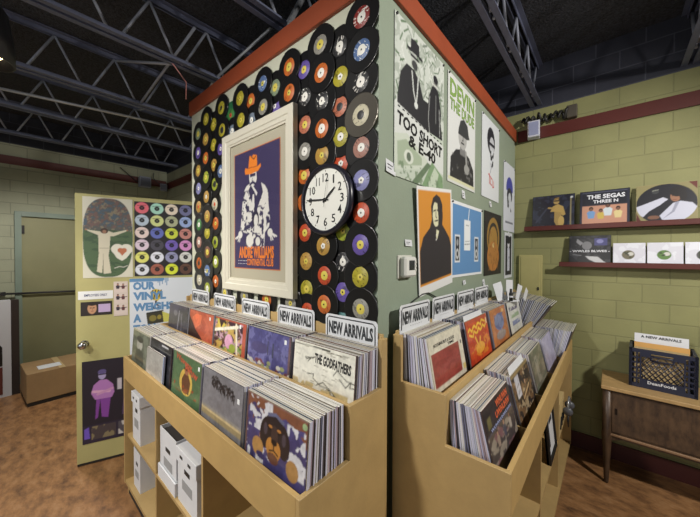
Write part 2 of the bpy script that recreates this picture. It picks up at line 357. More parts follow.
def lab_mat(k):
    n = 'label_'+k
    if n in MATS: return MATS[n]
    m = mat(n, RGB[k], .5); RGB[k] = tuple(int(v*.86) for v in RGB[k]); nt = m.node_tree; b = nt.nodes['Principled BSDF']; L = nt.links.new; N = nt.nodes.new
    tc = N('ShaderNodeTexCoord'); mp = N('ShaderNodeMapping'); mp.inputs['Scale'].default_value = (38, 38, 95); L(tc.outputs['Object'], mp.inputs[0])
    oi = N('ShaderNodeObjectInfo'); va = N('ShaderNodeVectorMath'); va.operation = 'ADD'; L(mp.outputs[0], va.inputs[0]); L(oi.outputs['Random'], va.inputs[1])
    n1 = N('ShaderNodeTexNoise'); n1.inputs['Scale'].default_value = 1; n1.inputs['Detail'].default_value = 2; L(va.outputs[0], n1.inputs['Vector'])
    r = N('ShaderNodeValToRGB'); r.color_ramp.elements[0].position = .58; r.color_ramp.elements[1].position = .65
    c = lin(RGB[k]); r.color_ramp.elements[0].color = (*c, 1)
    r.color_ramp.elements[1].color = (*(lin((230, 228, 220)) if k in ('bk', 'dr', 'bl') else tuple(v*.35 for v in c)), 1)
    L(n1.outputs[0], r.inputs[0]); L(r.outputs[0], b.inputs['Base Color'])
    return m
disc_me = DISC.mesh('vinyl_record', VINYL)
disc_gn = DISC.mesh('vinyl_record', mat('green_vinyl', (40, 96, 62), .3)); disc_pu = DISC.mesh('vinyl_record', mat('purple_vinyl', (96, 64, 150), .3)); disc_sil = DISC.mesh('vinyl_record', mat('mirror_vinyl', (104, 100, 92), .24, metal=.6))
LABM, HUBM = {}, {}
def lab_mesh(a):
    if a not in LABM: LABM[a] = MB().lathe([(0, -.0005), (.0495, -.0005), (.050, 0)], 32, 'y').mesh('label', lab_mat(a))
    return LABM[a]
hub_shapes = {0: [(0, 0), (.021, 0), (.0215, .0003)], 1: [(0, 0), (.018, 0), (.0185, .0003)], 2: [(0, 0), (.025, 0), (.0255, .0003)]}
def hub_mesh(b, k):
    if (b, k) not in HUBM:
        HUBM[(b, k)] = MB().lathe(hub_shapes[k], 5 if k == 1 else 20, 'y').lathe([(0, -.0004), (.005, -.0004)], 8, 'y', mi=1).mesh('hub', [mat('hub_'+b, RGB.get(b, (200, 200, 200)), .5), BLACK])
    return HUBM[(b, k)]
RECS = [(-1.939,2.461,'go','y'),(-1.938,2.618,'pu','w'),(-1.936,2.782,'gg','y'),(-1.933,2.304,'la','w'),(-1.931,2.144,'go','ro'),(-1.928,1.649,'or','bk'),(-1.926,1.833,'pk','w'),(-1.925,1.986,'gn','w'),(-1.922,1.503,'cr','w'),
(-1.791,2.542,'or','y'),(-1.79,2.7,'go','y'),(-1.785,2.379,'yg','y'),(-1.782,2.867,'ye','y'),(-1.78,2.213,'go','w'),(-1.768,1.586,'bl','y'),(-1.766,1.438,'yg','w'),(-1.766,1.907,'ye','y'),(-1.765,2.047,'go','y'),(-1.763,1.744,'br','y'),
(-1.647,2.62,'ye','y'),(-1.646,2.785,'ye','y'),(-1.642,2.455,'go','y'),(-1.628,2.135,'cr','ro'),(-1.627,2.297,'yg','bk'),(-1.624,1.826,'yg','bk'),(-1.617,1.507,'or','w'),(-1.616,1.666,'yg','w'),(-1.614,1.978,'or','y'),
(-1.526,2.385,'bl','w'),(-1.525,2.56,'pu','w'),(-1.512,2.878,'ye','bk'),(-1.502,2.701,'ye','bk'),(-1.463,1.427,'gr','y'),(-1.365,2.776,'gn','re'),(-1.345,2.65,'gb','w'),(-1.231,2.859,'ye','y'),(-1.219,2.699,'ye','y'),(-1.175,1.427,'gr','y'),
(-1.087,2.793,'or','y'),(-1.076,2.658,'gb','w'),(-.942,2.861,'bl','y'),(-.938,2.705,'gr','y'),(-.897,1.43,'or','y'),(-.806,2.669,'pu','w'),(-.803,2.785,'gg','y'),(-.662,2.704,'or','y'),(-.662,2.858,'or','y'),(-.647,1.433,'gr','y'),
(-.53,2.03,'or','y'),(-.524,2.183,'or','y'),(-.525,2.788,'pu','y'),(-.519,2.32,'gr','w'),(-.517,2.472,'sa','y'),(-.517,2.631,'bk','w'),(-.516,1.853,'ro','y'),(-.505,1.69,'go','y'),(-.5,1.531,'ye','y'),(-.492,1.402,'ro','y'),
(-.392,2.872,'gr','y'),(-.385,2.716,'or','w'),(-.378,2.413,'or','w'),(-.378,2.562,'bk','w'),(-.377,2.269,'go','y'),(-.365,1.775,'go','w'),(-.357,1.458,'or','y'),(-.355,1.615,'ro','y'),
(-.247,2.798,'bk','w'),(-.245,2.489,'sa','bk'),(-.242,2.642,'ye','w'),(-.239,2.334,'yw','w'),(-.236,2.197,'ro','w'),(-.221,1.85,'yg','y'),(-.22,1.536,'pu','y'),(-.22,1.691,'bk','w'),(-.217,1.39,'te','w'),
(-.108,2.566,'bk','w'),(-.107,2.406,'cr','bk'),(-.106,1.619,'ye','y'),(-.106,1.777,'pu','y'),(-.104,2.875,'dr','w'),(-.103,1.463,'gr','y'),(-.103,2.249,'pk','w'),(-.103,2.718,'bl','w'),(-.102,1.932,'ro','w'),(-.102,2.09,'la','w')]
ORD = ['top', 'second from top', 'third from top', 'fourth from top', 'fifth from top', 'sixth from top', 'seventh from top', 'eighth from top', 'ninth from top', 'tenth from top', 'eleventh from top', 'twelfth from top']
COLS = [(-2, -1.86, 'wall edge column by the door'), (-1.86, -1.7, 'second column in from the door'), (-1.7, -1.58, 'third column in from the door'), (-1.58, -1.44, 'fourth column in from the door'),
        (-1.44, -1.28, 'first column over the white frame'), (-1.28, -1.15, 'second column over the white frame'), (-1.15, -1.0, 'third column over the white frame'), (-1.0, -.87, 'fourth column over the white frame'),
        (-.87, -.73, 'fifth column over the white frame'), (-.73, -.6, 'sixth column over the white frame'), (-.6, -.45, 'column between white frame and clock'), (-.45, -.3, 'column through the clock'), (-.3, -.16, 'column just outside the clock'), (-.16, 0, 'column nearest the green wall')]
for lo, hi, cname in COLS:
    col = sorted([r for r in RECS if lo <= r[0] < hi], key=lambda r: -r[1])
    for i, (x, z, a, b) in enumerate(col):
        j = RECS.index((x, z, a, b))
        gn = (a == 'gn' and b == 're'); pv = (a == 'pu' and abs(x+.806) < .01); sv = (a == 'cr' and b == 'bk')
        me = disc_gn if gn else disc_pu if pv else disc_sil if sv else disc_me
        # shingled: each column's discs step out from the wall, neighbours alternate
        y = -.003-.0045*(i % 2)-.0090*(COLS.index((lo, hi, cname)) % 2)-.0
        if pv: y = -.0015
        q_ = (1.151+y-.003)/1.151; x, z = .82+(x-.82)*q_, 1.73+(z-1.73)*q_     # measured on the wall plane; the disc stands a little proud of it
        o = tag(link('vinyl_record', me, None, (x, y, z+FZ), (R(random.uniform(-.8, .2)), 0, 0)),
                f"{'green' if gn else 'purple' if pv else 'shiny' if sv else 'black'} seven-inch record, {NAMES[a]} label, {ORD[i]} in {cname}", 'vinyl record', 'seven-inch records covering the wall')
        l = link('label', lab_mesh(a), o, (0, -.003, 0), (0, random.uniform(0, 6.28), 0))
        link('hub', hub_mesh(b, random.choice([0, 1, 2])), l, (0, -.001, 0))

# ------------------------------------------------------------------ framed poster
t = thing('framed_poster', 'large white framed concert poster of an orange-hatted man on purple', 'framed poster', (-1.399, -.016, 1.470+FZ))
W, H, fw = .838, 1.128, .088
FRM = mat('frame_white', (204, 200, 184), .4)
def moulding(mb, W, H, fw, prof):
    """mitred frame: prof = (inset, y) pairs from the outer edge inwards"""
    rings = [[(i, y, i), (W-i, y, i), (W-i, y, H-i), (i, y, H-i)] for i, y in prof]
    v = [p for r in rings for p in r]; f = []
    for a in range(len(rings)-1):
        for k in range(4): f.append((a*4+k, a*4+(k+1) % 4, (a+1)*4+(k+1) % 4, (a+1)*4+k))
    mb.add(v, f); return mb
moulding(MB(), W, H, fw, [(0, 0), (0, -.034), (.006, -.038), (.046, -.036), (.052, -.030), (.074, -.028), (.078, -.022), (fw, -.020), (fw, 0)]).obj('frame', FRM, t)
MB().box(fw, W-fw, -.010, -.004, fw, H-fw).obj('mat_board', mat('mat_board', (172, 166, 146), .7), t)
PW, PH = .55, .815; px0, pz0 = .140, .158
a = Art(PW, PH, (214, 120, 40), .0045).rect(.012, .008, .988, .992, (58, 50, 88))
# jacketed figure: white ink with dark pattern
wh = (214, 212, 206)
a.poly([(.30, .70), (.24, .66), (.20, .55), (.17, .40), (.15, .33), (.30, .30), (.28, .18), (.68, .18), (.70, .30), (.78, .34), (.80, .40), (.77, .52), (.76, .62), (.70, .67), (.62, .70), (.55, .62), (.46, .68), (.40, .72)], wh)
m = a.noise(22, 30, 3) > .54
a.put(m & (a.u > .16) & (a.u < .8) & (a.v > .18) & (a.v < .66), (52, 46, 80))
a.poly([(.40, .70), (.52, .60), (.62, .70), (.66, .62), (.56, .52), (.50, .44), (.40, .58), (.34, .66)], (52, 46, 80)).poly([(.44, .62), (.47, .62), (.48, .52), (.45, .48), (.41, .52)], wh)
a.ell(.50, .41, .075, .075, (40, 34, 60)).ell(.51, .40, .045, .05, wh).rect(.47, .30, .56, .36, wh)
a.ell(.36, .24, .07, .05, wh).ell(.55, .23, .08, .05, (60, 52, 84)).ell(.55, .23, .05, .035, wh)
for hx, sgn in ((.15, -1), (.80, 1)):   # open hands
    a.ell(hx, .295, .05, .032, wh)
    for k in range(4): a.line([(hx+sgn*.01*k, .29), (hx+sgn*(.02+.035*k), .235-.008*(k % 2)+.012*k)], .018, wh)
a.poly([(.36, .80), (.52, .80), (.53, .74), (.50, .70), (.44, .68), (.38, .71), (.36, .75)], wh)      # face
a.rect(.38, .765, .50, .79, (52, 46, 80)).line([(.44, .755), (.42, .735), (.45, .73)], .008, (52, 46, 80)).line([(.38, .705), (.44, .72), (.50, .70)], .03, (52, 46, 80))
orc = (226, 128, 40)
a.poly([(.26, .83), (.27, .80), (.40, .79), (.56, .80), (.62, .83), (.61, .855), (.54, .835), (.53, .93), (.45, .945), (.43, .93), (.37, .945), (.34, .84), (.27, .855)], orc).line([(.41, .93), (.47, .905), (.51, .925)], .014, (90, 50, 40)).line([(.34, .845), (.54, .84)], .012, (170, 84, 30))
a.obj(t, px0, pz0, -.0115)
ORI = mat('ink_orange', (222, 122, 44), .6)
lettering('ANDRE WILLIAMS', px0+.50*PW+.0, pz0+.140*PH, .76*PW, .10*PH, ORI, t, -.0125, .045)
lettering('CONTINENTAL CLUB', px0+.59*PW, pz0+.058*PH, .56*PW, .058*PH, ORI, t, -.0125, .03)
lettering('FRIDAY LIVE\nDOORS NINE' if False else '- - - - - -\n- - - - - -', px0+.2*PW, pz0+.056*PH, .2*PW, .03*PH, WHITE, t, -.0125, .03)
gl = bpy.data.materials.new('picture_glass'); gl.use_nodes = True
gnt = gl.node_tree; gnt.nodes.clear(); go = gnt.nodes.new('ShaderNodeOutputMaterial'); gm = gnt.nodes.new('ShaderNodeMixShader'); gt = gnt.nodes.new('ShaderNodeBsdfTransparent'); gg = gnt.nodes.new('ShaderNodeBsdfGlossy'); gf = gnt.nodes.new('ShaderNodeValue')
gg.inputs['Roughness'].default_value = .03; gf.outputs[0].default_value = .035
gnt.links.new(gf.outputs[0], gm.inputs[0]); gnt.links.new(gt.outputs[0], gm.inputs[1]); gnt.links.new(gg.outputs[0], gm.inputs[2]); gnt.links.new(gm.outputs[0], go.inputs[0])
MB().add([(fw, -.017, fw), (W-fw, -.017, fw), (W-fw, -.017, H-fw), (fw, -.017, H-fw)], [(0, 1, 2, 3)]).obj('glass', gl, t)

# ------------------------------------------------------------------ wall clock
t = thing('wall_clock', 'round black-rimmed wall clock with white face hung over the records', 'clock', (-.295, -.027, 2.011+FZ))
MB().lathe([(.155, 0), (.18, -.004), (.184, -.02), (.180, -.036), (.170, -.042), (.162, -.040), (.158, -.026)], 64, 'y').obj('rim', mat('clock_rim', (30, 30, 40), .28), t)
MB().lathe([(0, -.024), (.16, -.024), (.16, -.002), (0, -.002)], 64, 'y', smooth=False).obj('dial', mat('clock_dial', (222, 222, 214), .5), t)
for k in range(1, 13):
    an = R(90-30*k); rr = .114
    lettering(str(k), rr*math.cos(an), rr*math.sin(an), .010 if k == 1 else .028 if k == 11 else .025 if k < 10 else .043, .043, BLACK, t, -.0248, .012)
for k in range(60):
    if k % 5 == 0:
        an = R(6*k); MB().box(-.0018, .0018, -.0250, -.0243, .143, .153).obj('tick_mark', BLACK, t, rot=(0, an, 0))
MB().prism([(-.004, -.02), (.004, -.02), (.0055, .05), (.003, .088), (-.003, .088), (-.0055, .05)], -.029, -.0275, 'y').obj('hour_hand', BLACK, t, rot=(0, R(51), 0))
MB().prism([(-.003, -.025), (.003, -.025), (.004, .09), (.002, .138), (-.002, .138), (-.004, .09)], -.0315, -.030, 'y').obj('minute_hand', BLACK, t, rot=(0, R(-86), 0))
MB().box(-.0008, .0008, -.0335, -.033, -.04, .12).obj('second_hand', BLACK, t, rot=(0, R(10), 0))
MB().lathe([(0, -.036), (.008, -.035), (.009, -.024)], 16, 'y').obj('hub', BLACK, t)

# ================================================================== POSTERS ON THE GREEN WALL  (local +x runs along +Y of the room)
G90 = R(90)
def poster(label, y, z, W, H, name='poster', cat='poster', bg=WHITE, tilt=0, group='posters on the green wall', off=.004, curl=True):
    """paper sheet whose lower-left corner stands at wall position y, height z; slight curl off the wall"""
    return tag(MB().box(0, W, -.001, .001, 0, H).obj(name, bg, None, (off, y, z+FZ), (0, 0, G90)), label, cat, group)
def pins(p, W, H, col=(40, 40, 44)):
    for x, z in ((.015, H-.012), (W-.015, H-.012)):
        MB().lathe([(0, -.012), (.006, -.011), (.007, -.006), (.004, -.001)], 10, 'y', (x, 0, z)).obj('pushpin', mat('pin_dark', col, .4), p)
# rap concert poster with banknotes
W, H = .575, .81
p = poster('tall black and white concert poster of two men over scattered banknotes', .125, 2.122, W, H); pins(p, W, H)
a = Art(W, H, (196, 202, 194), .0055)
g = np.random.default_rng(11)
for k in range(330):
    x, y, an = g.random(), g.random(), g.random()*180; q = g.choice([0, 1, 2]); c = [(120, 130, 118), (214, 218, 212), (92, 116, 88)][q]
    dx, dy = .05*math.cos(R(an)), .03*math.sin(R(an)); a.line([(x-dx, y-dy), (x+dx, y+dy)], .008+.014*g.random(), c)
a.mottle((146, 156, 142), 16, 22, .55, 3, .6); blk = (34, 34, 38)
a.poly([(.05, .50), (.10, .66), (.20, .74), (.34, .74), (.44, .70), (.52, .60), (.62, .60), (.72, .64), (.82, .62), (.92, .52), (.96, .42), (.97, .34), (.05, .44)], blk)
a.poly([(.60, .5), (.64, .66), (.74, .78), (.86, .74), (.93, .6), (.9, .45)], blk)
a.ell(.34, .815, .06, .045, (176, 180, 174)).poly([(.20, .86), (.22, .84), (.36, .85), (.50, .84), (.50, .86), (.44, .865), (.43, .93), (.36, .94), (.28, .93), (.27, .865)], blk).rect(.27, .815, .43, .835, blk).ell(.35, .775, .055, .03, (60, 60, 62))
a.ell(.79, .80, .05, .035, (110, 112, 108)).ell(.79, .815, .055, .03, blk).rect(.71, .76, .84, .775, (190, 192, 186))
a.line([(.30, .72), (.33, .6), (.38, .53)], .02, (200, 204, 200)).line([(.42, .72), (.40, .6), (.38, .53)], .02, (200, 204, 200)).ell(.38, .52, .035, .022, (210, 214, 210))
a.line([(.66, .66), (.63, .5), (.66, .40)], .014, (150, 152, 150)).line([(.80, .7), (.80, .5)], .016, (120, 122, 120)).line([(.88, .62), (.90, .42)], .012, (170, 172, 170))
a.rect(0, 0, 1, .40, (186, 196, 182)).poly([(0, .46), (1, .36), (1, .14), (0, .24)], (206, 210, 206))
a.poly([(0, .26), (.02, .04), (.55, .12), (.62, .19), (.22, .30)], (196, 204, 190)).poly([(.05, .22), (.06, .07), (.50, .14), (.5, .19), (.2, .26)], (160, 174, 150)).ell(.25, .155, .085, .045, (206, 212, 200)).ell(.25, .155, .04, .03, (92, 104, 88))
a.poly([(.5, 0), (.72, .2), (.98, .12), (1, 0)], (122, 150, 112)).poly([(.6, .0), (.78, .17), (.88, .13), (.8, 0)], (186, 198, 178)).poly([(.3, .0), (.62, .18), (.70, .17), (.42, 0)], (96, 116, 90)).mottle((104, 126, 96), 20, 30, .6, 4, .8, (0, 0, 1, .12))
a.obj(p)
lettering('TOO SHORT', .5*W, .335*H, .92*W, .085*H, BLACK, p, -.0035, .03, R(6)); lettering('& E-40', .52*W, .245*H, .56*W, .08*H, BLACK, p, -.0035, .03, R(6))
lettering('WEDNESDAY NIGHT' if False else '- - - - - - - - - - - -', .5*W, .405*H, .9*W, .008*H, BLACK, p, -.0035, .01, R(6))
def man(a, cx, base, w, top, tone, dark, hat=None, face=.5, skin2=None):
    """half-length portrait in flat ink: shoulders, neck, face with features, hat"""
    hh = top-base; fy = base+hh*.72
    a.poly([(cx-w, base), (cx-w*.95, base+hh*.30), (cx-w*.55, base+hh*.46), (cx-w*.2, base+hh*.5), (cx+w*.2, base+hh*.5), (cx+w*.6, base+hh*.45), (cx+w, base+hh*.28), (cx+w*1.05, base)], dark)
    a.poly([(cx-w*.22, base+hh*.42), (cx+w*.22, base+hh*.42), (cx+w*.2, fy), (cx-w*.2, fy)], skin2 or tone)
    a.ell(cx, fy, w*.36, hh*.20, tone)
    for s in (-1, 1): a.ell(cx+s*w*.15, fy+hh*.03, w*.08, hh*.016, dark); a.line([(cx+s*w*.06, fy+hh*.065), (cx+s*w*.25, fy+hh*.07)], w*.05, dark)
    a.line([(cx+w*.02, fy+hh*.02), (cx+w*.05, fy-hh*.05), (cx-w*.03, fy-hh*.05)], w*.04, dark); a.line([(cx-w*.12, fy-hh*.10), (cx+w*.12, fy-hh*.10)], w*.05, dark)
    return a
# DEVIN poster
W, H = .525, .72
p = poster('white concert poster with big green letters above a man in a cap', .765, 2.215, W, H); pins(p, W, H)
a = Art(W, H, (206, 208, 204), .006); a.rect(.03, .03, .97, .97, (212, 214, 212))
man(a, .5, .06, .42, .66, (170, 170, 168), (40, 40, 44), skin2=(120, 120, 120))
a.poly([(.36, .56), (.34, .50), (.66, .50), (.76, .52), (.72, .56), (.68, .64), (.55, .68), (.42, .64)], (56, 58, 60)).ell(.66, .20, .10, .05, (150, 150, 148)).line([(.66, .2), (.62, .36)], .06, (150, 150, 148)).mottle((112, 112, 112), 12, 16, .58, 8, .7, (.1, .06, .9, .3)).rect(.03, .03, .97, .06, (206, 206, 170))
a.obj(p); GR = mat('ink_lime', (128, 158, 84), .6)
lettering('DEVIN', .5*W, .875*H, .88*W, .16*H, GR, p, -.0035, .035); lettering('THE DUDE', .5*W, .725*H, .88*W, .11*H, GR, p, -.0035, .035)
# third: white with dark figure and red letters
W, H = .50, .69
p = poster('narrow white poster with a dark inked face and red scrawl, right of the green lettering', 1.455, 2.222, W, H); pins(p, W, H)
a = Art(W, H, (212, 216, 220), .006)
a.ell(.50, .74, .22, .17, (34, 34, 44), 12).ell(.55, .68, .14, .12, (190, 192, 198)).rect(.36, .68, .72, .72, (34, 34, 44)).poly([(.44, .62), (.68, .62), (.62, .44), (.50, .38)], (40, 40, 50)).mottle((206, 210, 216), 14, 20, .53, 2, 1, (.4, .38, .70, .66))
a.line([(.52, .42), (.47, .34)], .03, (150, 150, 160)).line([(.42, .32), (.42, .20)], .03, (186, 62, 58)).line([(.36, .31), (.56, .27)], .025, (186, 62, 58)).line([(.50, .28), (.47, .2), (.56, .19)], .025, (186, 62, 58)).line([(.60, .27), (.60, .17), (.68, .18), (.66, .25)], .025, (196, 80, 76))
a.obj(p)
# fourth: purple beanie
W, H = .44, .70
p = poster('white poster with a blue-capped inked face, on the green wall by the olive wall corner', 2.135, 1.975, W, H); pins(p, W, H)
a = Art(W, H, (208, 212, 222), .006)
a.ell(.52, .64, .30, .17, (62, 66, 160)).rect(.1, .4, .95, .60, (208, 212, 222)).ell(.52, .54, .24, .11, (46, 46, 64)).ell(.53, .50, .13, .08, (200, 204, 214)).poly([(.3, .5), (.45, .46), (.5, .26), (.34, .30)], (40, 42, 52)).poly([(.62, .46), (.75, .44), (.72, .30), (.6, .30)], (40, 42, 52)).mottle((208, 212, 222), 10, 14, .52, 6, 1, (.3, .25, .8, .46)).rect(.15, .12, .85, .15, (120, 124, 134))
a.obj(p)
# man on orange
W, H = .47, .615
p = poster('screenprint of a black-coated man on an orange ground, leaning loose off the green wall', .385, 1.49, W, H, off=.008); p.rotation_euler = (R(1.5), R(-6.5), G90)
a = Art(W, H, (222, 222, 220), .005); a.rect(.04, .09, .96, .965, (206, 138, 50))
dk = (44, 40, 44)
a.poly([(.05, .11), (.05, .42), (.14, .54), (.32, .62), (.38, .70), (.36, .82), (.42, .90), (.52, .935), (.62, .91), (.69, .84), (.70, .72), (.68, .64), (.78, .58), (.90, .50), (.955, .42), (.955, .11)], dk)
sk = (214, 212, 178)
a.poly([(.42, .82), (.40, .73), (.43, .65), (.48, .625), (.54, .63), (.58, .66), (.60, .74), (.60, .80), (.54, .85), (.46, .86)], sk).line([(.43, .775), (.49, .785)], .02, dk).line([(.53, .785), (.59, .775)], .02, dk).line([(.50, .77), (.49, .72), (.52, .71)], .015, dk).line([(.46, .68), (.55, .685)], .018, dk).poly([(.54, .85), (.61, .80), (.60, .68), (.56, .64), (.565, .72)], dk)
a.poly([(.50, .60), (.58, .58), (.52, .50), (.49, .52)], sk).ell(.50, .545, .015, .01, (220, 220, 216)).ell(.49, .50, .014, .01, (220, 220, 216))
a.obj(p)
# blue turntable poster
W, H = .64, .53
p = poster('blue screenprint poster with a white stereo and two loudspeakers', .835, 1.573, W, H); pins(p, W, H)
a = Art(W, H, (224, 226, 228), .005); a.rect(.04, .04, .96, .955, (92, 138, 186))
for x in (.10, .71):
    a.rect(x, .20, x+.15, .56, (216, 220, 224)).rect(x+.02, .22, x+.13, .54, (48, 52, 60)).ell(x+.075, .31, .045, .07, (190, 194, 196)).ell(x+.075, .31, .022, .035, (40, 42, 48)).ell(x+.075, .46, .03, .045, (150, 154, 158))
a.rect(.37, .36, .57, .78, (226, 230, 232)).line([(.39, .44), (.55, .45)], .01, (120, 126, 132)).line([(.40, .48), (.55, .49)], .008, (150, 156, 160)).line([(.50, .78), (.53, .93)], .02, (222, 226, 230)).rect(.42, .70, .52, .71, (160, 166, 170))
a.obj(p)
# guitar poster
W, H = .52, .56
p = poster('dark poster with a gold arched guitar shape, beside the blue stereo poster', 1.54, 1.55, W, H, bg=BLACK)
a = Art(W, H, (36, 34, 32), .006)
a.ell(.5, .60, .36, .32, (150, 118, 58)).ell(.5, .58, .29, .26, (52, 48, 40)).ell(.5, .56, .24, .22, (160, 124, 62)).ell(.5, .30, .34, .24, (176, 116, 56)).rect(.24, .18, .76, .50, (168, 116, 58)).ell(.5, .48, .05, .04, (220, 200, 140)).mottle((128, 84, 40), 10, 14, .58, 3, .6, (.2, .08, .8, .75)).rect(.1, .03, .9, .07, (36, 34, 32))
a.obj(p)
# small dark figure poster
W, H = .30, .47
p = poster('small white-bordered poster of a pale standing figure on black, lowest near the corner', 2.19, 1.49, W, H)
a = Art(W, H, (214, 218, 224), .005); a.rect(.10, .07, .90, .93, (34, 36, 48)).ell(.5, .74, .13, .08, (210, 212, 220)).rect(.36, .16, .66, .66, (196, 200, 214)).ell(.5, .80, .13, .05, (30, 30, 40)).mottle((120, 126, 150), 6, 12, .6, 2, .6, (.36, .16, .66, .66))
a.obj(p)
# price tags
for y, z, w, h, lb in ((.052, 2.128, .085, .07, 'small white price tag beside the tall banknote poster'), (1.03, 2.14, .055, .06, 'small white price tag under the green-lettered poster'), (1.68, 2.155, .055, .05, 'small white price tag under the red scrawl poster'),
                       (.235, 1.775, .07, .035, 'small curled paper tag above the thermostat'), (1.06, 1.51, .05, .03, 'small paper tag under the blue stereo poster'), (1.52, 1.46, .05, .06, 'small yellowish tag under the gold guitar poster'), (2.33, 1.925, .05, .05, 'small white tag between the two posters by the corner')):
    o = tag(MB().box(0, w, -.001, .001, 0, h).obj('price_tag', CARD, None, (.008, y, z+FZ), (R(-8), R(random.uniform(-8, 8)), G90)), lb, 'price tag', 'paper tags on the green wall')
    MB().box(w*.15, w*.7, -.002, -.001, h*.55, h*.62).box(w*.15, w*.55, -.002, -.001, h*.3, h*.36).obj('lettering', INKTEXT, o)
# thermostat
t = thing('thermostat', 'white thermostat with dark display on the green wall', 'thermostat', (0, .175, 1.615+FZ), (0, 0, G90))
MB().box(-.012, .128, -.008, 0, -.008, .112).obj('backplate', mat('ivory_plastic', (206, 206, 196), .4), t, bevel=.003)
MB().box(0, .118, -.045, -.008, 0, .104).obj('body', mat('white_plastic', (220, 220, 214), .35), t, bevel=.01)
MB().box(.035, .09, -.0465, -.045, .035, .085).obj('display', mat('lcd_dark', (44, 50, 52), .2), t)
for k in range(3): MB().box(.1, .109, -.048, -.045, .03+.02*k, .04+.02*k).obj('button', MATS['ivory_plastic'], t)
tag(MB().tube([(.010, .22, 1.60), (.010, .31, 1.655), (.010, .42, 1.685), (.010, .50, 1.685), (.010, .60, 1.65), (.010, .68, 1.585)], .004, 6).obj('wire', mat('dark_wire', (50, 52, 48), .5)), 'thin bowed wire behind the signs under the orange screenprint', 'wire')

# ================================================================== RECORD BINS
def bin_unit(name, label, loc, rotz, L, f_floor, r_floor, cols, ups, near_right):
    t = thing(name, label, 'record bin', loc, (0, 0, rotz))
    H1, H2, H3 = .92+FZ, 1.135+FZ, 1.35+FZ
    prof = [(0, 0), (0, H3), (-.045, H3), (-.045, H2), (-.26, H2), (-.26, H1), (-.514, H1), (-.514, .095), (-.49, .095), (-.49, 0)]
    MB().prism(prof, 0, .02).obj('end_panel', MDF, t, bevel=.0015); MB().prism(prof, L-.02, L).obj('end_panel', MDF, t, bevel=.0015)
    MB().box(.02, L-.02, -.514, -.494, .93, H1).obj('front_board', MDFE, t, bevel=.0015)
    MB().box(.02, L-.02, -.26, -.242, .93, H2).obj('tier_board', MDFE, t, bevel=.0015)
    MB().box(.02, L-.02, -.018, 0, .095, H3+.015).obj('back_board', MDF, t, bevel=.0015)
    MB().box(.02, L-.02, -.494, -.26, f_floor-.02, f_floor).obj('tray', MDF, t); MB().box(.02, L-.02, -.242, -.018, r_floor-.02, r_floor).obj('tray', MDF, t)
    for x in ups: MB().prism([(-.018, .12), (-.018, f_floor-.02), (-.494, f_floor-.02), (-.494, .12)], x-.01, x+.01).obj('upright', MDF, t)
    e = [0.02]+[u for u in ups]+[L-.02]
    for i in range(len(e)-1):
        MB().box(e[i]+(.01 if i else 0), e[i+1]-(.01 if i < len(e)-2 else 0), -.494, -.018, .46, .48).obj('shelf', MDF, t)
    MB().box(.02, L-.02, -.51, -.018, .095, .12).obj('bottom_shelf', MDF, t)
    MB().box(.02, L-.02, -.488, -.47, 0, .095).obj('plinth', DARK, t)
    for x in cols:
        MB().box(x-.006, x+.006, -.494, -.262, f_floor, H1-.05).obj('divider', MDF, t); MB().box(x-.006, x+.006, -.242, -.02, r_floor, H2-.05).obj('divider', MDF, t)
    return t
LB_L, RB_L = 2.145, 2.36
LX0, RY0, RX0 = -2.09, .075, .036
bin_unit('record_bin', 'tan two-tier record bin along the record wall', (LX0, 0, 0), 0, LB_L, .935, 1.10, [LX0*-1-.39-.42*k+.0 for k in range(4)][::-1] if False else [2.145-.41-.42*k for k in (3, 2, 1, 0)], [.68, 1.37], True)
bin_unit('record_bin', 'tan two-tier record bin along the green wall', (RX0, RY0, 0), G90, RB_L, .89, 1.135, [.02+.46*k-.008 for k in (1, 2, 3, 4)], [.80, 1.58], False)

# ------------------------------------------------------------------ LPs
LPW, LPT = .395, .0064
tops = [(216, 214, 208), (206, 204, 197), (196, 192, 182), (224, 223, 218), (186, 183, 174), (212, 208, 196)]  # card edges, paled for the light their plastic catches
sides = [(198, 198, 218), (216, 216, 224), (176, 174, 202), (60, 58, 66), (150, 132, 140), (208, 206, 206), (112, 114, 138), (186, 168, 178), (190, 192, 214), (182, 186, 206)]
LPM = []
for k in range(12):
    tm = mat(f'sleeve_top_{k % 6}', tops[k % 6], .35, coat=.4); sm_ = mat(f'sleeve_side_{k % 10}', sides[k % 10], .35, coat=.4)
    fm = mat(f'sleeve_face_{k % 6}', [(120, 112, 100), (60, 60, 70), (150, 140, 120), (90, 60, 50), (70, 84, 100), (180, 172, 150)][k % 6], .4)
    mb = MB(); x0, x1, w = -LPW/2, LPW/2, LPW
    vs = [(x, y, z) for z in (0, w) for y in (0, LPT) for x in (x0, x1)]
    mb.add(vs, [(0, 2, 3, 1)], 1).add(vs, [(4, 5, 7, 6)], 0).add(vs, [(0, 1, 5, 4), (2, 6, 7, 3)], 2).add(vs, [(0, 4, 6, 2), (1, 3, 7, 5)], 1)
    LPM.append(mb.mesh('lp_record', [tm, sm_, fm]))
def stack_frames(n, yb0, yt0, yb1, yt1):
    """bottom/top depth of each sleeve from the back one (0) to the front one (1)"""
    out = []
    for k in range(n):
        s = k/(n-1); j = random.uniform(-.0006, .0006)
        out.append((yb0+(yb1-yb0)*s+j, yt0+(yt1-yt0)*s+j))
    return out
MASS = []
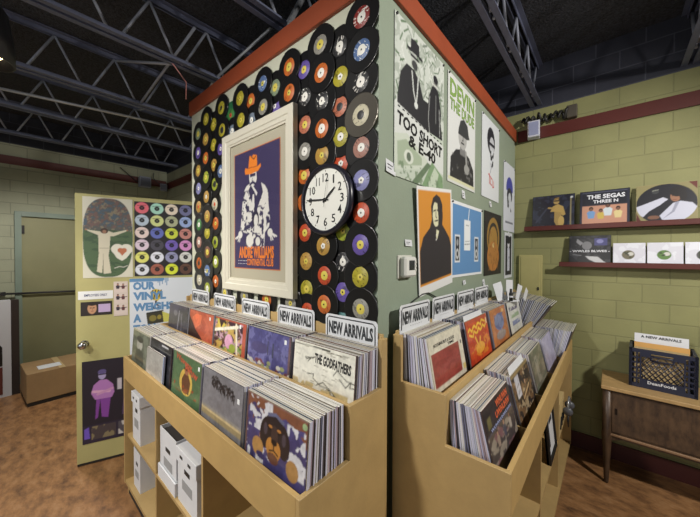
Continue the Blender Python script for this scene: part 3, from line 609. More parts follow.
def stack(org, rotz, cx, zf, frames, label, group, individual, cat='vinyl LP', name='lp_record', flip=0, pale=False):
    """sleeves standing on a tray; local y of bottom and top edges give each its lean. Returns the transform of the front sleeve."""
    M = Matrix.Translation(Vector(org)) @ Matrix.Rotation(rotz, 4, 'Z')
    last = None
    for k, (yb, yt) in enumerate(frames):
        th = math.asin(max(-.9, min(.9, (yt-yb)/LPW)))
        X = M @ Matrix.Translation((cx+random.uniform(-.004, .004), yb, zf)) @ Matrix.Rotation(flip, 4, 'Z') @ Matrix.Rotation(-th, 4, 'X')
        h = random.uniform(.985, 1.0)
        if k == len(frames)-1: last = (X, M); break
        if individual:
            o = link(name, random.choice([LPM[q] for q in (0, 1, 5, 8, 9, 10)] if pale else LPM)); o.matrix_world = X; o.scale = (h, 1, h); tag(o, label, cat, group)
        else:
            MASS.append((X @ Matrix.Scale(h, 4), random.choice(LPM)))
    return last[0]
def front(X, art, label, scale=1, name='lp_record', texts=(), sticker=None, group='front LP covers in the bins', body=0):
    o = link(name, LPM[body]); o.matrix_world = X
    if scale != 1: o.scale = (scale, 1, scale)
    tag(o, label, 'vinyl LP', group)
    art.grain(.16, 30, len(label)).obj(o, -LPW/2+.003, .003, -.0012, 'cover', True)
    for (s, x, z, w, h, m, b, r) in texts: lettering(s, -LPW/2+x*LPW, (V0+(1-V0)*z)*LPW, w*LPW, h*LPW*(1-V0)*1.15, m, o, -.0022, b, r)
    if sticker: MB().box(-LPW/2+sticker[0]*LPW, -LPW/2+sticker[0]*LPW+.018, -.0024, -.0014, (V0+(1-V0)*sticker[1])*LPW, (V0+(1-V0)*sticker[1])*LPW+.022).obj('price_sticker', WHITE, o)
    return o
CW = LPW-.006
V0 = .42             # the lip hides the lower part of each sleeve; artwork below is laid out for what stands clear of it
def cover(bg):
    a = Art(CW, CW, bg, .0042); a.v = (a.v-V0)/(1-V0); a.asp = 1/(1-V0); return a
NI = 25
# -- left bin: columns from the near (right) end
Lcx = [2.145-.02-.195-.42*k for k in range(5)]
names_r = ['white map cover', 'purple cover', 'collage cover', 'red orange cover', 'dark charcoal cover']
names_f = ['camouflage dog cover', 'silver grey cover', 'green cover', 'small silver sleeve', 'grey portrait cover']
LR, LF = [], []
for k in range(5):
    fr = stack_frames(NI, -.036, -.032, -.228, -.195)
    LR.append(stack((LX0, 0, 0), 0, Lcx[k], 1.10, fr, f'sleeved LP packed behind the {names_r[k]} in the record-wall bin', f'LPs behind the {names_r[k]}', k < 3))
    fr = stack_frames(NI, -.285, -.285, -.484, -.455)
    LF.append(stack((LX0, 0, 0), 0, Lcx[k], .935, fr, f'sleeved LP packed behind the {names_f[k]} in the record-wall bin', f'LPs behind the {names_f[k]}', k < 3))
# -- right bin: columns from the near (left) end
Rcx = [.02+.225+.46*k for k in range(5)]
rn_r = ['white and maroon cover', 'fiery red cover', 'orange brown cover', 'white picture-grid cover']
rn_f = ['dark cover with orange letters', 'dark cover with white sticker', 'faded grey cover', 'pale lilac cover']
RR, RF = [], []
for k in range(4):
    fr = stack_frames(21, -.030, -.026, -.222, -.150)
    RR.append(stack((RX0, RY0, 0), G90, Rcx[k], 1.135, fr, f'sleeved LP packed behind the {rn_r[k]} in the green-wall bin', f'LPs behind the {rn_r[k]}', k < 1))
    fr = stack_frames(22, -.285, -.262, -.486, -.392)
    RF.append(stack((RX0, RY0, 0), G90, Rcx[k], .89, fr, f'sleeved LP packed behind the {rn_f[k]} in the green-wall bin', f'LPs behind the {rn_f[k]}', k < 2))
# far column of each tier: the sleeves splay forward over the aisle
for (zf, lb, b0, t0, b1, t1) in ((1.135, 'upper', -.034, -.036, -.190, -.40), (.89, 'lower', -.290, -.292, -.450, -.55)):
    for (cx, idv) in ((Rcx[4]-.01, True),):
        fr = stack_frames(26, b0, t0, b1, t1)
        X = stack((RX0, RY0, 0), G90, cx, zf, fr, f'sleeved LP splaying forward in the {lb} tier at the olive wall end', f'splayed LPs in the {lb} tier', idv, pale=True)
        o = link('lp_record', LPM[3]); o.matrix_world = X; tag(o, f'foremost splayed LP in the {lb} tier at the olive wall end', 'vinyl LP', 'front LP covers in the bins')
# remaining sleeves beyond the individually built ones
vs, fs, mi = [], [], []; mats_all = []
for X, me in MASS:
    o = len(vs); vs += [tuple(X @ v.co) for v in me.vertices]
    for p_ in me.polygons:
        mm = me.materials[p_.material_index]
        if mm not in mats_all: mats_all.append(mm)
        fs.append([o+i for i in p_.vertices]); mi.append(mats_all.index(mm))
me = bpy.data.meshes.new('packed_lp_records'); me.from_pydata(vs, [], fs)
for mm in mats_all: me.materials.append(mm)
me.polygons.foreach_set('material_index', mi)
tag(link('packed_lp_records', me), 'tightly packed LPs filling the far columns of both bins', 'vinyl LPs', kind='stuff')

# cover art -------------------------------------------------------- left rear
BRN = mat('ink_charcoal', (46, 44, 44), .55)
a = cover((226, 224, 212)); a.rect(0, 0, 1, .12, (212, 196, 140)); a.mottle((190, 168, 104), 6, 3, .55, 4, .8, (0, 0, 1, .22))
g = np.random.default_rng(21)
for k in range(9):
    x, y = g.random(), g.random()*.8; pts = [(x, y)]
    for q in range(5): x += g.uniform(-.16, .2); y += g.uniform(-.14, .14); pts.append((x, y))
    a.line(pts, .012, (84, 84, 74))
for k in range(26): x, y = g.random()*.9, g.random()*.95; a.line([(x, y), (x+.07, y-.01)], .010, (168, 164, 150))
a.line([(.02, .93), (.4, .95), (.7, .91), (.9, .93)], .01, (110, 106, 90)).line([(.35, .95), (.62, .95)], .014, (60, 60, 56))
front(LR[0], a, 'white map-patterned LP at the front of the rear tier, near end of the record-wall bin', texts=[('THE GODFATHERS', .66, .72, .56, .17, BRN, .04, R(2))], body=3)
a = cover((88, 86, 140)); a.mottle((66, 64, 116), 8, 4, .5, 2, .7).mottle((128, 128, 182), 9, 4, .6, 9, .5).ell(.3, .55, .2, .14, (66, 60, 110)).line([(.5, .75), (.5, .45)], .02, (58, 60, 80)).line([(.62, .72), (.62, .42)], .03, (54, 58, 80)).rect(.95, 0, 1, 1, (110, 86, 90))
for k in range(40): a.ell(g.random(), g.random()*.26, .03+.03*g.random(), .05, [(206, 204, 196), (150, 156, 110), (120, 70, 80)][k % 3])
front(LR[1], a, 'purple-blue landscape LP with white blossoms, rear tier of the record-wall bin', sticker=(.86, .80), body=1)
a = cover((96, 66, 56)); a.mottle((190, 150, 170), 7, 7, .52, 3, .9).mottle((120, 150, 80), 8, 6, .58, 5, .9).mottle((60, 36, 50), 6, 8, .58, 6).poly([(.08, 1), (.10, .66), (.30, .74), (.5, 1)], (206, 184, 84)).poly([(.12, 1), (.22, .7), (.30, .88), (.42, .80), (.44, 1)], (60, 40, 40)).mottle((204, 170, 90), 9, 6, .60, 15, .8).line([(0, .6), (.75, .86)], .05, (230, 224, 206)).line([(.78, 0), (.70, .9)], .05, (226, 216, 196)).rect(.90, -1, 1, 1.1, (176, 84, 66)).rect(0, .95, 1, 1.1, (176, 84, 66)).ell(.5, .4, .13, .2, (214, 160, 190)).ell(.62, .25, .1, .12, (150, 164, 70))
front(LR[2], a, 'busy multicoloured collage LP with red edge, rear tier of the record-wall bin', sticker=(.80, .84), body=0)
a = cover((186, 98, 74)); a.mottle((166, 78, 58), 4, 4, .55, 3, .8).poly([(0, 0), (0, .8), (.14, .62), (.30, .40), (.55, .20), (.7, 0)], (56, 40, 40)).poly([(.14, .75), (.3, .9), (.55, .88), (.5, .6), (.3, .42)], (216, 112, 78)).rect(0, .96, 1, 1, (150, 80, 66))
front(LR[3], a, 'red orange LP with a dark sweeping shape, rear tier of the record-wall bin', sticker=(.84, .80), body=0)
a = cover((78, 78, 88)); a.mottle((58, 58, 68), 5, 5, .5, 3, .8).rect(.05, .05, .5, .95, (70, 70, 82)).line([(.5, .1), (.55, .8)], .03, (150, 150, 166)).line([(.7, .1), (.68, .7)], .02, (130, 130, 150)).ell(.35, .7, .1, .1, (110, 110, 120))
front(LR[4], a, 'dark charcoal LP at the door end of the rear tier', body=1)
# left front
a = cover((62, 58, 104)); wm = (204, 204, 210); br = (122, 78, 58)
a.mottle((78, 74, 128), 5, 4, .52, 2, .6)
a.poly([(0, 1.1), (1, 1.1), (1, .84), (.80, .78), (.66, .86), (.52, .76), (.40, .84), (.26, .80), (.14, .86), (0, .74)], br)
a.mottle(br, 7, 5, .60, 12, 1, (0, .1, 1, .86))
wn = a.noise(9, 6, 31); a.put((wn > .53) & (a.u < .46) & (a.v > .42) & (a.v < .97) & (a.u > .06), wm); a.put((wn > .50) & (a.u > .70) & (a.u < .97) & (a.v > .05) & (a.v < .80), wm); a.put((a.noise(12, 8, 8) > .60) & (a.v < .45), wm)
dk = (36, 30, 34)
a.ell(.37, .46, .10, .27, dk, -10).ell(.65, .46, .10, .27, dk, 10).ell(.51, .60, .17, .24, dk).line([(.40, .78), (.52, .83), (.64, .76)], .035, (96, 100, 130)).ell(.36, .52, .03, .1, (70, 62, 72)).ell(.66, .50, .03, .1, (70, 62, 72))
a.ell(.50, .26, .12, .18, (180, 124, 58)).ell(.51, .48, .055, .17, (60, 46, 44)).ell(.44, .60, .032, .022, (178, 120, 60)).ell(.58, .60, .032, .022, (178, 120, 60)).ell(.44, .555, .02, .02, (16, 14, 16)).ell(.575, .555, .02, .02, (16, 14, 16)).ell(.51, .37, .05, .045, (18, 16, 18)).line([(.51, .33), (.51, .24), (.44, .20)], .016, (50, 34, 26)).line([(.51, .24), (.58, .20)], .016, (50, 34, 26)).ell(.50, .10, .09, .09, (96, 60, 48))
a.ell(.24, .14, .10, .16, (172, 130, 76)).ell(.80, .12, .09, .16, (166, 126, 76)).ell(.30, .02, .08, .06, (56, 50, 92))
a.rect(0, -1, .03, 1.1, (92, 66, 70)).rect(0, .97, 1, 1.1, (132, 98, 92)).rect(.985, -1, 1, 1.1, (50, 46, 60)).ell(.945, .90, .035, .05, (150, 176, 130))
front(LF[0], a, 'LP with a dark hound on brown, white and purple camouflage, nearest in the record-wall bin', body=8)
a = cover((124, 124, 130)); a.mottle((112, 112, 118), 4, 4, .5, 3, .7).rect(0, 0, 1, .10, (150, 134, 100)).rect(0, .10, 1, .15, (186, 168, 128)).rect(0, .15, 1, .2, (140, 136, 130))
for k in range(54):
    x = .22+g.random()*.56; y = .90-.22*(x-.22)-g.random()*.20; a.line([(x, y), (x+.05*g.random(), y+.04), (x+.05, y-.05)], .016, (34, 34, 38))
front(LF[1], a, 'silver grey LP with black scrawled lettering, front tier of the record-wall bin', sticker=(.88, .62), body=1)
a = cover((84, 112, 80)); a.mottle((70, 98, 68), 4, 4, .5, 2, .8).ell(.52, .36, .22, .32, (204, 172, 84)).poly([(.4, .1), (.64, .1), (.68, .4), (.6, .56), (.46, .56), (.38, .4)], (96, 62, 44)).ell(.53, .62, .07, .08, (150, 100, 74)).ell(.53, .68, .1, .04, (70, 56, 40)).mottle((140, 70, 40), 8, 8, .6, 3, .9, (.1, .05, .9, .28)).rect(0, .0, .03, 1, (60, 84, 60))
ORT = mat('ink_rust', (172, 84, 58), .6)
front(LF[2], a, 'green LP with rust lettering and a yellow-cloaked figure, front tier of the record-wall bin', texts=[('REGGAE' if False else 'Wuvwuv', .42, .84, .58, .13, ORT, .03, R(8)), ('vwuw', .68, .66, .44, .12, ORT, .03, R(10))], sticker=(.90, .80), body=8)
a = cover((40, 40, 46)); a.mottle((58, 58, 66), 4, 4, .55, 3).rect(.55, .9, .85, .94, (190, 190, 196))
front(LF[3], a, 'black LP standing behind a smaller silver sleeve, front tier of the record-wall bin', body=3)
X = LF[3] @ Matrix.Translation((-.03, -.020, -.0)); a = cover((170, 168, 164)); a.mottle((156, 154, 150), 4, 4, .5, 3, .7).rect(.0, 0, 1, .12, (190, 180, 150)).rect(.95, 0, 1, 1, (140, 156, 190))
front(X, a, 'small plain silver sleeve leaning in front of the black LP', .84, 'lp_record', body=9)
a = cover((112, 118, 106)); a.mottle((86, 92, 82), 4, 5, .5, 3, .9).ell(.45, .55, .17, .2, (168, 168, 160)).poly([(.2, 0), (.25, .35), (.45, .42), (.7, .35), (.75, 0)], (70, 74, 68)).ell(.45, .72, .19, .1, (60, 62, 58)).rect(0, .94, 1, 1, (170, 168, 150))
front(LF[4], a, 'grey green portrait LP at the door end of the front tier', body=5)
# right rear
a = cover((212, 206, 188)); a.rect(.04, .0, .86, .66, (150, 66, 62)).mottle((134, 52, 50), 3, 9, .5, 3, .7, (.04, 0, .86, .66)).rect(.9, 0, 1, .12, (206, 186, 120)).line([(.86, .66), (.86, .1)], .01, (110, 60, 56)).rect(.92, .58, .96, .66, (60, 60, 60))
front(RR[0], a, 'white LP with a large maroon square, near end of the green-wall bin rear tier', texts=[('NOTHING BUT A GOOD', .44, .80, .62, .06, BRN, .02, 0), ('TIME', .62, .72, .2, .05, BRN, .02, 0)], body=5)
a = cover((196, 74, 40)); a.mottle((216, 130, 48), 3, 5, .52, 3, .9, (0, 0, 1, .5)).mottle((176, 52, 34), 4, 4, .55, 5, .9).rect(0, .9, 1, 1, (180, 70, 52)).rect(.0, 0, .04, 1, (120, 40, 36)).rect(.92, .72, .97, .88, (232, 214, 170))
YS_ = (232, 186, 62)
for k, y in enumerate((.72, .58)):
    pts = [(.10+.07*q+.02*k, y+.06*math.sin(q*2.2+k)+.012*q) for q in range(12)]; a.line(pts, .035, YS_)
a.line([(.35, .5), (.45, .2), (.55, .45)], .05, (226, 170, 70)).ell(.5, .2, .2, .14, (222, 160, 60))
front(RR[1], a, 'fiery red LP with yellow script, second in the green-wall bin rear tier', body=2)
a = cover((190, 122, 74)); a.mottle((166, 98, 60), 4, 4, .5, 3, .8).ell(.5, .55, .3, .26, (120, 130, 170)).mottle((90, 96, 140), 8, 8, .52, 7, .9, (.22, .3, .78, .8)).ell(.5, .15, .3, .14, (150, 140, 140)).ell(.8, .85, .08, .06, (220, 180, 110))
front(RR[2], a, 'orange brown LP with a blue figure, third in the green-wall bin rear tier', body=0)
a = cover((214, 214, 206)); a.rect(.1, .66, .8, .80, (96, 88, 110)).rect(.15, .4, .85, .54, (150, 172, 130)).rect(.2, .14, .85, .3, (120, 132, 170)).mottle((214, 214, 206), 6, 6, .6, 2, .8)
front(RR[3], a, 'white LP with rows of small coloured pictures, fourth in the green-wall bin rear tier', body=3)
# right front
a = cover((52, 48, 54)); a.mottle((40, 38, 44), 4, 4, .5, 3, .8).rect(0, 0, 1, .52, (70, 64, 66)).mottle((150, 140, 128), 5, 7, .55, 5, .9, (0, 0, 1, .5)).mottle((120, 84, 92), 4, 6, .58, 8, .9, (0, 0, 1, .5)).rect(0, .5, 1, .54, (60, 62, 84)).rect(.08, .62, .2, .8, (110, 104, 70))
a.person(.3, .0, .46, (150, 132, 120), (176, 140, 120)).person(.55, .0, .5, (72, 74, 90), (170, 132, 112)).person(.78, .0, .48, (170, 160, 150), (150, 112, 96))
ORD2 = mat('ink_brick', (206, 96, 58), .6); LIL = mat('ink_pale_blue', (150, 158, 196), .6)
front(RF[0], a, 'dark LP with orange letters above a group photo, nearest in the green-wall bin front tier', texts=[('ROCKIN', .62, .86, .5, .11, ORD2, .03, 0), ('RHYTHM', .62, .73, .5, .10, ORD2, .03, 0), ('- - - - - - - -', .5, .6, .7, .03, LIL, .03, 0)] if False else [('WHUWH', .66, .86, .46, .12, ORD2, .04, 0), ('UWHUHW', .64, .70, .56, .11, ORD2, .04, 0), ('WUHWUHWUHW', .54, .56, .8, .05, LIL, .03, 0)], body=3)
a = cover((44, 40, 42)); a.mottle((120, 92, 66), 6, 6, .58, 4, .9).mottle((170, 150, 120), 8, 8, .66, 9, .9).person(.62, .05, .6, (90, 70, 56), (190, 150, 120)).line([(.4, .3), (.8, .45)], .03, (190, 160, 120)).rect(.14, .42, .36, .9, (196, 196, 204)).line([(.2, .5), (.3, .55)], .02, (130, 130, 140)).line([(.2, .65), (.3, .7)], .02, (130, 130, 140)).rect(0, .92, 1, 1, (150, 130, 90))
front(RF[1], a, 'dark brown LP with a pale paper sticker, second in the green-wall bin front tier', body=8)
a = cover((132, 128, 112)); a.mottle((106, 102, 90), 5, 6, .5, 3, .9).rect(0, .0, .06, 1, (70, 66, 72)).rect(.3, .1, .5, .8, (150, 146, 132)).mottle((90, 100, 84), 6, 9, .6, 5, .8)
front(RF[2], a, 'faded grey green LP, third in the green-wall bin front tier', body=5)
a = cover((176, 172, 198)); a.mottle((160, 156, 186), 3, 3, .5, 3, .7)
front(RF[3], a, 'pale lilac LP, fourth in the green-wall bin front tier', body=0)
# white divider cards standing among the records
for X, lb, dz in ((RR[1], 'blank white divider card standing behind the fiery red LP', .03), (RF[1], 'blank white divider card standing behind the front tier LPs of the green-wall bin', .04)):
    o = link('divider_card', MB().box(-.16, .16, 0, .001, 0, LPW+dz).mesh('divider_card', CARD)); o.matrix_world = X @ Matrix.Translation((-.02, .0052, 0)); tag(o, lb, 'divider card')

# ------------------------------------------------------------------ NEW ARRIVALS signs
def sign(loc, rotz, label, group):
    W, H = (.335, .42) if not rotz else (.318, .42); r = .02
    def rr(i, q=6):
        pts = [];
        for cx, cz, a0 in ((W-r, H-r, 0), (r, H-r, 90), (0+i*.0+0, 0, None), (W, 0, None)):
            if a0 is None: pts.append((i if cx == 0 else W-i, i if i else 0)); continue
            for k in range(q+1): an = R(a0+90*k/q); pts.append((cx+(r-i*.6)*math.cos(an)*(1) + (-(i*.4) if cx > W/2 else i*.4), cz+(r-i*.6)*math.sin(an)-i*.4))
        return pts
    o = tag(MB().prism(rr(0), -.001, .001, 'y').obj('divider_sign', CARD, None, loc, (0, 0, rotz)), label, 'divider sign', group)
    MB().tube([(.014, -.0015, H-.12), (.014, -.0015, H-.026), (.026, -.0015, H-.014), (W-.026, -.0015, H-.014), (W-.014, -.0015, H-.026), (W-.014, -.0015, H-.12)], .003, 4).obj('border_line', INKTEXT, o)
    lettering('NEW ARRIVALS', W/2, H-.066, W-.05, .066, INKTEXT, o, -.0022, .045)
    lettering('- - - - - -', W/2+.0, H-.112, .12, .002, INKTEXT, o, -.0022, .0)
    return o
wl = ['nearest the green wall', 'second from the green wall', 'middle of five, below the white frame', 'second from the door', 'nearest the door']
for k, x in enumerate((-.316, -.738, -1.16, -1.585, -2.01)):
    sign((x, -.026, 1.422+FZ-.42), 0, f'white NEW ARRIVALS divider sign over the record-wall bin, {wl[k]}', 'new arrivals signs')
wr = ['nearest the thermostat', 'under the orange screenprint', 'under the blue stereo poster', 'farthest along, under the gold guitar poster']
for k, y in enumerate((.103, .455, .822, 1.168)):
    sign((RX0+.0195, y, 1.483+FZ-.42), G90, f'white NEW ARRIVALS divider sign over the green-wall bin, {wr[k]}', 'new arrivals signs')
# far end bits
t = thing('card_holder', 'clear crumpled card holder with white cards at the far end of the bin top', 'card holder', (.16, 1.66, 1.53), (0, 0, R(60)))
for k, (x, an, h) in enumerate(((-.06, -14, .15), (0, 4, .17), (.07, 16, .13), (.12, 26, .10))):
    MB().box(-.045, .045, -.001, .001, 0, h).obj('card', CARD, t, (x, -.02*k, 0), (R(-8+5*k), R(an), R(10*k)))
MB().box(-.05, .08, -.05, .02, -.010, 0).obj('base', CARD, t)
t = thing('dark_bottle', 'small black bottle standing among white cards at the far end of the bin', 'bottle', (.20, 1.60, 1.53))  # small dark bottle with a narrow neck
MB().lathe([(0, 0), (.014, 0), (.015, .06), (.010, .075), (.008, .1), (0, .102)], 14, 'z').obj('bottle_body', BLACK, t); MB().lathe([(.0152, .03), (.0152, .045)], 14, 'z').obj('band', CARD, t)

# ------------------------------------------------------------------ boxes on the shelves of the left bin
BOXW = mat('white_cardboard', (212, 214, 218), .6, var=.05, vscale=6); BOXIN = mat('box_inside_dark', (58, 54, 52), .8)
def record_box(label, x0, x1, z0, h, lid, y0=-.478, y1=-.06, open_top=False, tray=False):
    w = x1-x0
    t = thing('storage_box', label, 'storage box', (x0, y0, z0), group='white cardboard boxes on the bin shelves')
    d = y1-y0; tk = .004
    MB().box(0, w, 0, tk, 0, h).box(0, w, d-tk, d, 0, h).box(0, tk, tk, d-tk, 0, h).box(w-tk, w, tk, d-tk, 0, h).box(tk, w-tk, tk, d-tk, 0, tk).obj('body', BOXW, t)
    if open_top: MB().box(tk+.002, w-tk-.002, tk+.002, d-tk-.002, tk, h-.025).obj('dark_fill', BOXIN, t)  # dark block filling the open box to just below its rim
    MB().prism([(w*.36, h*.62), (w*.64, h*.62), (w*.64, h*.70), (w*.36, h*.70)], -.0012, 0, 'y').obj('hand_hole', DARK, t)
    MB().box(w*.24, w*.76, -.0012, 0, h*.30, h*.48).obj('printed_panel', mat('box_print', (150, 152, 154), .6), t)
    if lid: MB().box(-.006, w+.006, -.008, d+.004, h-.075, h+.006).obj('lid', BOXW, t, bevel=.002); MB().box(w*.2, w*.34, -.0095, -.008, h-.042, h-.026).obj('lid_slot', DARK, t); MB().box(w*.62, w*.76, -.0095, -.008, h-.042, h-.026).obj('lid_slot', DARK, t)
    if tray: MB().box(-.008, w+.008, -.012, -.004, 0, .08).box(-.008, -.002, -.004, d, 0, .08).box(w+.002, w+.008, -.004, d, 0, .08).obj('lid', BOXW, t)
    return t
lx = LX0
record_box('white lidded storage box on the upper shelf at the door end of the bin', lx+.10, lx+.29, .48, .36, True)
record_box('open white storage box standing in its own lid, middle bay upper shelf', lx+.715, lx+.985, .48, .32, False, open_top=True, tray=True)
record_box('white lidded storage box beside the open box, middle bay upper shelf', lx+1.01, lx+1.27, .48, .31, True)
record_box('tall white storage box on the bottom shelf at the door end', lx+.12, lx+.28, .12, .29, False)
t = tag(MB().box(0, .02, 0, .30, 0, .31).obj('book', mat('cream_book', (206, 190, 158), .6), None, (lx+.055, -.46, .12)), 'tall cream book on the bottom shelf beside the tall white box', 'book')
record_box('low white box on the bottom shelf beside the first upright', lx+.42, lx+.62, .12, .13, False, y0=-.40)

# ------------------------------------------------------------------ things on the right bin shelves (open to the aisle)
t = thing('framed_print', 'small white print in a black frame leaning on the shelf of the green-wall bin', 'framed print', (RX0+.485, RY0+1.20, .481), (R(-6), 0, G90))
MB().box(0, .30, 0, .012, 0, .34).obj('panel', CARD, t); moulding(MB(), .30, .34, .03, [(0, .012), (0, -.012), (.02, -.012), (.024, .0)]).obj('frame', BLACK, t)
MB().box(.06, .11, -.002, 0, .08, .28).box(.13, .24, -.002, 0, .22, .25).obj('artwork', INKTEXT, t)
t = tag(MB().box(0, .30, -.14, 0, 0, .26).obj('storage_box', mat('tan_card', (200, 176, 124), .6), None, (RX0+.355, RY0+1.62, .481), (0, 0, G90)), 'tan box with black scrawl on the shelf under the green-wall bin, beyond the framed print', 'storage box')
MB().tube([(.04, -.142, .05), (.08, -.142, .13), (.11, -.142, .06), (.14, -.142, .14), (.18, -.142, .07), (.21, -.142, .12), (.25, -.142, .06)], .008, 5).obj('scrawl', BLACK, t)
t = thing('headphones', 'dark headphones hanging on the far end of the green-wall bin', 'headphones', (RX0+.530, RY0+1.90, .64), (0, 0, G90))
MB().tube([(-.07*math.cos(q), 0, .07*math.sin(q)) for q in np.linspace(0, PI, 14)], .008, 8).obj('headband', mat('headphone_grey', (150, 152, 156), .3, metal=.5), t)
for s in (-1, 1): MB().lathe([(0, -.018), (.03, -.018), (.036, 0), (.03, .018), (0, .018)], 18, 'x', (.07*s, 0, -.02)).obj('ear_cup', mat('headphone_black', (84, 86, 92), .4), t)
MB().tube([(.07, 0, -.05), (.05, .004, -.13), (-.02, .0, -.17), (-.05, .004, -.10), (.0, 0, -.07)], .004, 6).obj('cord', BLACK, t)

# ================================================================== DOOR POSTERS (children of nothing: each hangs on the leaf)
DM = Matrix.Translation((A0[0], A0[1], 0)) @ Matrix.Rotation(DANG, 4, 'Z')
def on_door(label, x0, x1, z0, z1, bg=WHITE, name='poster', cat='poster', y=-.0025):
    o = link(name, MB().box(0, x1-x0, -.001, .001, 0, z1-z0).mesh(name, bg)); o.matrix_world = DM @ Matrix.Translation((x0, y, z0))
    return tag(o, label, cat, 'posters on the khaki door'), x1-x0, z1-z0
p, W, H = on_door('poster of a white-suited singer in a green oval with a white heart', .053, .417, 1.69, 2.42)
a = Art(W, H, (206, 204, 188), .005); mk = abs((a.u-.5)/.49)**2.7+abs((a.v-.5)/.49)**2.7 < 1; a.put(mk, (72, 96, 66))
nz = a.noise(14, 30, 3)
a.put(mk & (a.v > .59+.04*(nz-.5)), (84, 86, 84)); a.put(mk & (a.v > .62) & (nz > .52), (108, 86, 82)); a.put(mk & (a.v > .64) & (nz < .42), (74, 90, 104)); a.put(mk & (a.v > .58) & (a.noise(20, 40, 5) > .62), (130, 120, 100)); a.put(mk & (a.v < .6) & (a.noise(6, 30, 8) > .55), (58, 82, 58))
sw = (204, 198, 178)
a.poly([(.08, .595), (.10, .58), (.34, .52), (.60, .52), (.86, .585), (.86, .605), (.60, .565), (.50, .585), (.36, .575)], sw).poly([(.30, .55), (.54, .55), (.52, .36), (.50, .28), (.55, .06), (.40, .05), (.40, .24), (.37, .06), (.27, .08), (.31, .30)], sw).ell(.42, .585, .075, .035, (64, 46, 38)).ell(.42, .575, .04, .022, (150, 112, 90)).line([(.40, .3), (.395, .06)], .012, (140, 134, 118)).line([(.33, .37), (.5, .37)], .02, (150, 142, 120)).ell(.07, .597, .02, .01, (160, 116, 92)).ell(.88, .6, .02, .01, (160, 116, 92))
a.put(mk & (((a.u-.68)/.13)**2+((a.v-.36)/.065)**2 < 1), (216, 214, 202)); a.ell(.86, .36, .13, .065, (216, 214, 202)); a.poly([(.56, .345), (.99, .345), (.86, .245), (.77, .21), (.66, .25)], (216, 214, 202)); a.ell(.735, .345, .055, .03, (176, 104, 72)).ell(.815, .345, .055, .03, (176, 104, 72)).poly([(.685, .34), (.865, .34), (.775, .275)], (176, 104, 72)).line([(.62, .12), (.72, .14), (.8, .13), (.88, .15)], .02, (190, 190, 180))
a.obj(p)
p, W, H = on_door('poster showing a grid of coloured record labels on black', .43, .925, 1.695, 2.408, BLACK)
a = Art(W, H, (30, 28, 34), .0045)
LC = [(214, 104, 118), (160, 206, 190), (220, 206, 190), (110, 112, 150), (176, 190, 206), (200, 206, 140), (170, 174, 140), (150, 170, 214), (220, 200, 196), (96, 106, 180), (196, 206, 70), (190, 128, 122), (206, 190, 206), (70, 68, 80), (110, 92, 176), (206, 140, 196), (206, 206, 110), (212, 214, 226), (140, 142, 176), (206, 208, 206), (206, 210, 222), (150, 88, 74), (204, 214, 60), (96, 66, 56)]
for k, c in enumerate(LC):
    i, j = k % 4, k//4; x, y = .125+.245*i, .915-.165*j
    a.ell(x, y, .11, .075, c).ell(x, y, .10, .068, tuple(min(255, int(v*1.04)) for v in c)).line([(x-.07, y+.03), (x+.06, y+.035)], .012, tuple(int(v*.6) for v in c)).ell(x, y, .042, .029, (24, 22, 28)).ell(x, y, .016, .011, tuple(int(v*.5) for v in c))
a.obj(p)
p, W, H = on_door('white poster with big blue letters, a crane hook and hanging records', .39, .985, .92, 1.672)
a = Art(W, H, (212, 218, 228), .0045); bl_ = (94, 138, 182)
a.rect(0, .955, .46, 1, bl_)
for k in range(9): x = .36+.02*k; a.rect(x, .97-.09*((k*7) % 5)/5, x+.012, 1, bl_)
# crane hook and load
yk = (206, 184, 60)
a.poly([(.27, .82), (.34, .86), (.42, .84), (.44, .76), (.38, .70), (.30, .72)], yk)
for k in range(4): a.line([(.29+.035*k, .72+.01*k), (.31+.04*k, .84)], .016, (44, 42, 38))
a.line([(.355, .70), (.35, .66), (.39, .64), (.38, .60), (.33, .605), (.315, .63)], .026, (40, 40, 46))
a.poly([(.22, .54), (.44, .57), (.48, .42), (.24, .40)], (60, 58, 44)).poly([(.44, .56), (.60, .50), (.62, .42), (.46, .42)], (200, 196, 96)).ell(.31, .48, .05, .04, (130, 120, 60)).ell(.40, .49, .03, .03, (150, 136, 60)).line([(.23, .55), (.45, .57)], .02, (30, 30, 30))
a.obj(p); BLU = mat('ink_blue', (94, 138, 182), .6)
for s, w, z in (('OUR', .30, .905), ('VINYL', .45, .775), ('WEIGHS', .56, .635), ('A', .11, .495), ('TON', .30, .36)):
    lettering(s, W*(.045+w/2), z*H, w*W, .105*H, BLU, p, -.0032 if s in ('A', 'TON') else -.0015 if False else -.0023, .06)
p, W, H = on_door('narrow white sign strip with blue lettering on the khaki door', .018, .265, 1.497, 1.572, name='sign', cat='sign')
lettering('EMPLOYEES ONLY', W/2, H/2, W*.66, .022, mat('ink_navy', (70, 80, 120), .6), p, -.002, .02)
p, W, H = on_door('small dark flyer with a face and a lilac note stuck on it', .035, .257, 1.352, 1.475, BLACK, 'flyer', 'flyer')
p.rotation_euler.rotate_axis('Y', R(-5)) if False else None
a = Art(W, H, (42, 36, 36), .004); a.ell(.36, .52, .14, .40, (186, 142, 110)).ell(.36, .86, .16, .16, (36, 28, 26)).line([(.30, .55), (.34, .55)], .03, (60, 40, 34)).line([(.39, .55), (.43, .55)], .03, (60, 40, 34)).line([(.34, .32), (.40, .32)], .025, (130, 70, 62)).line([(.37, .5), (.37, .42)], .02, (140, 100, 80))
a.obj(p); MB().box(W*.56, W*.95, -.0035, -.0022, H*.2, H*.8).obj('lilac_note', mat('lilac_paper', (186, 166, 206), .6), p)
p, W, H = on_door('vertical strip of three small photographs on the khaki door', .27, .377, 1.33, 1.65, name='photo_strip', cat='photo strip')
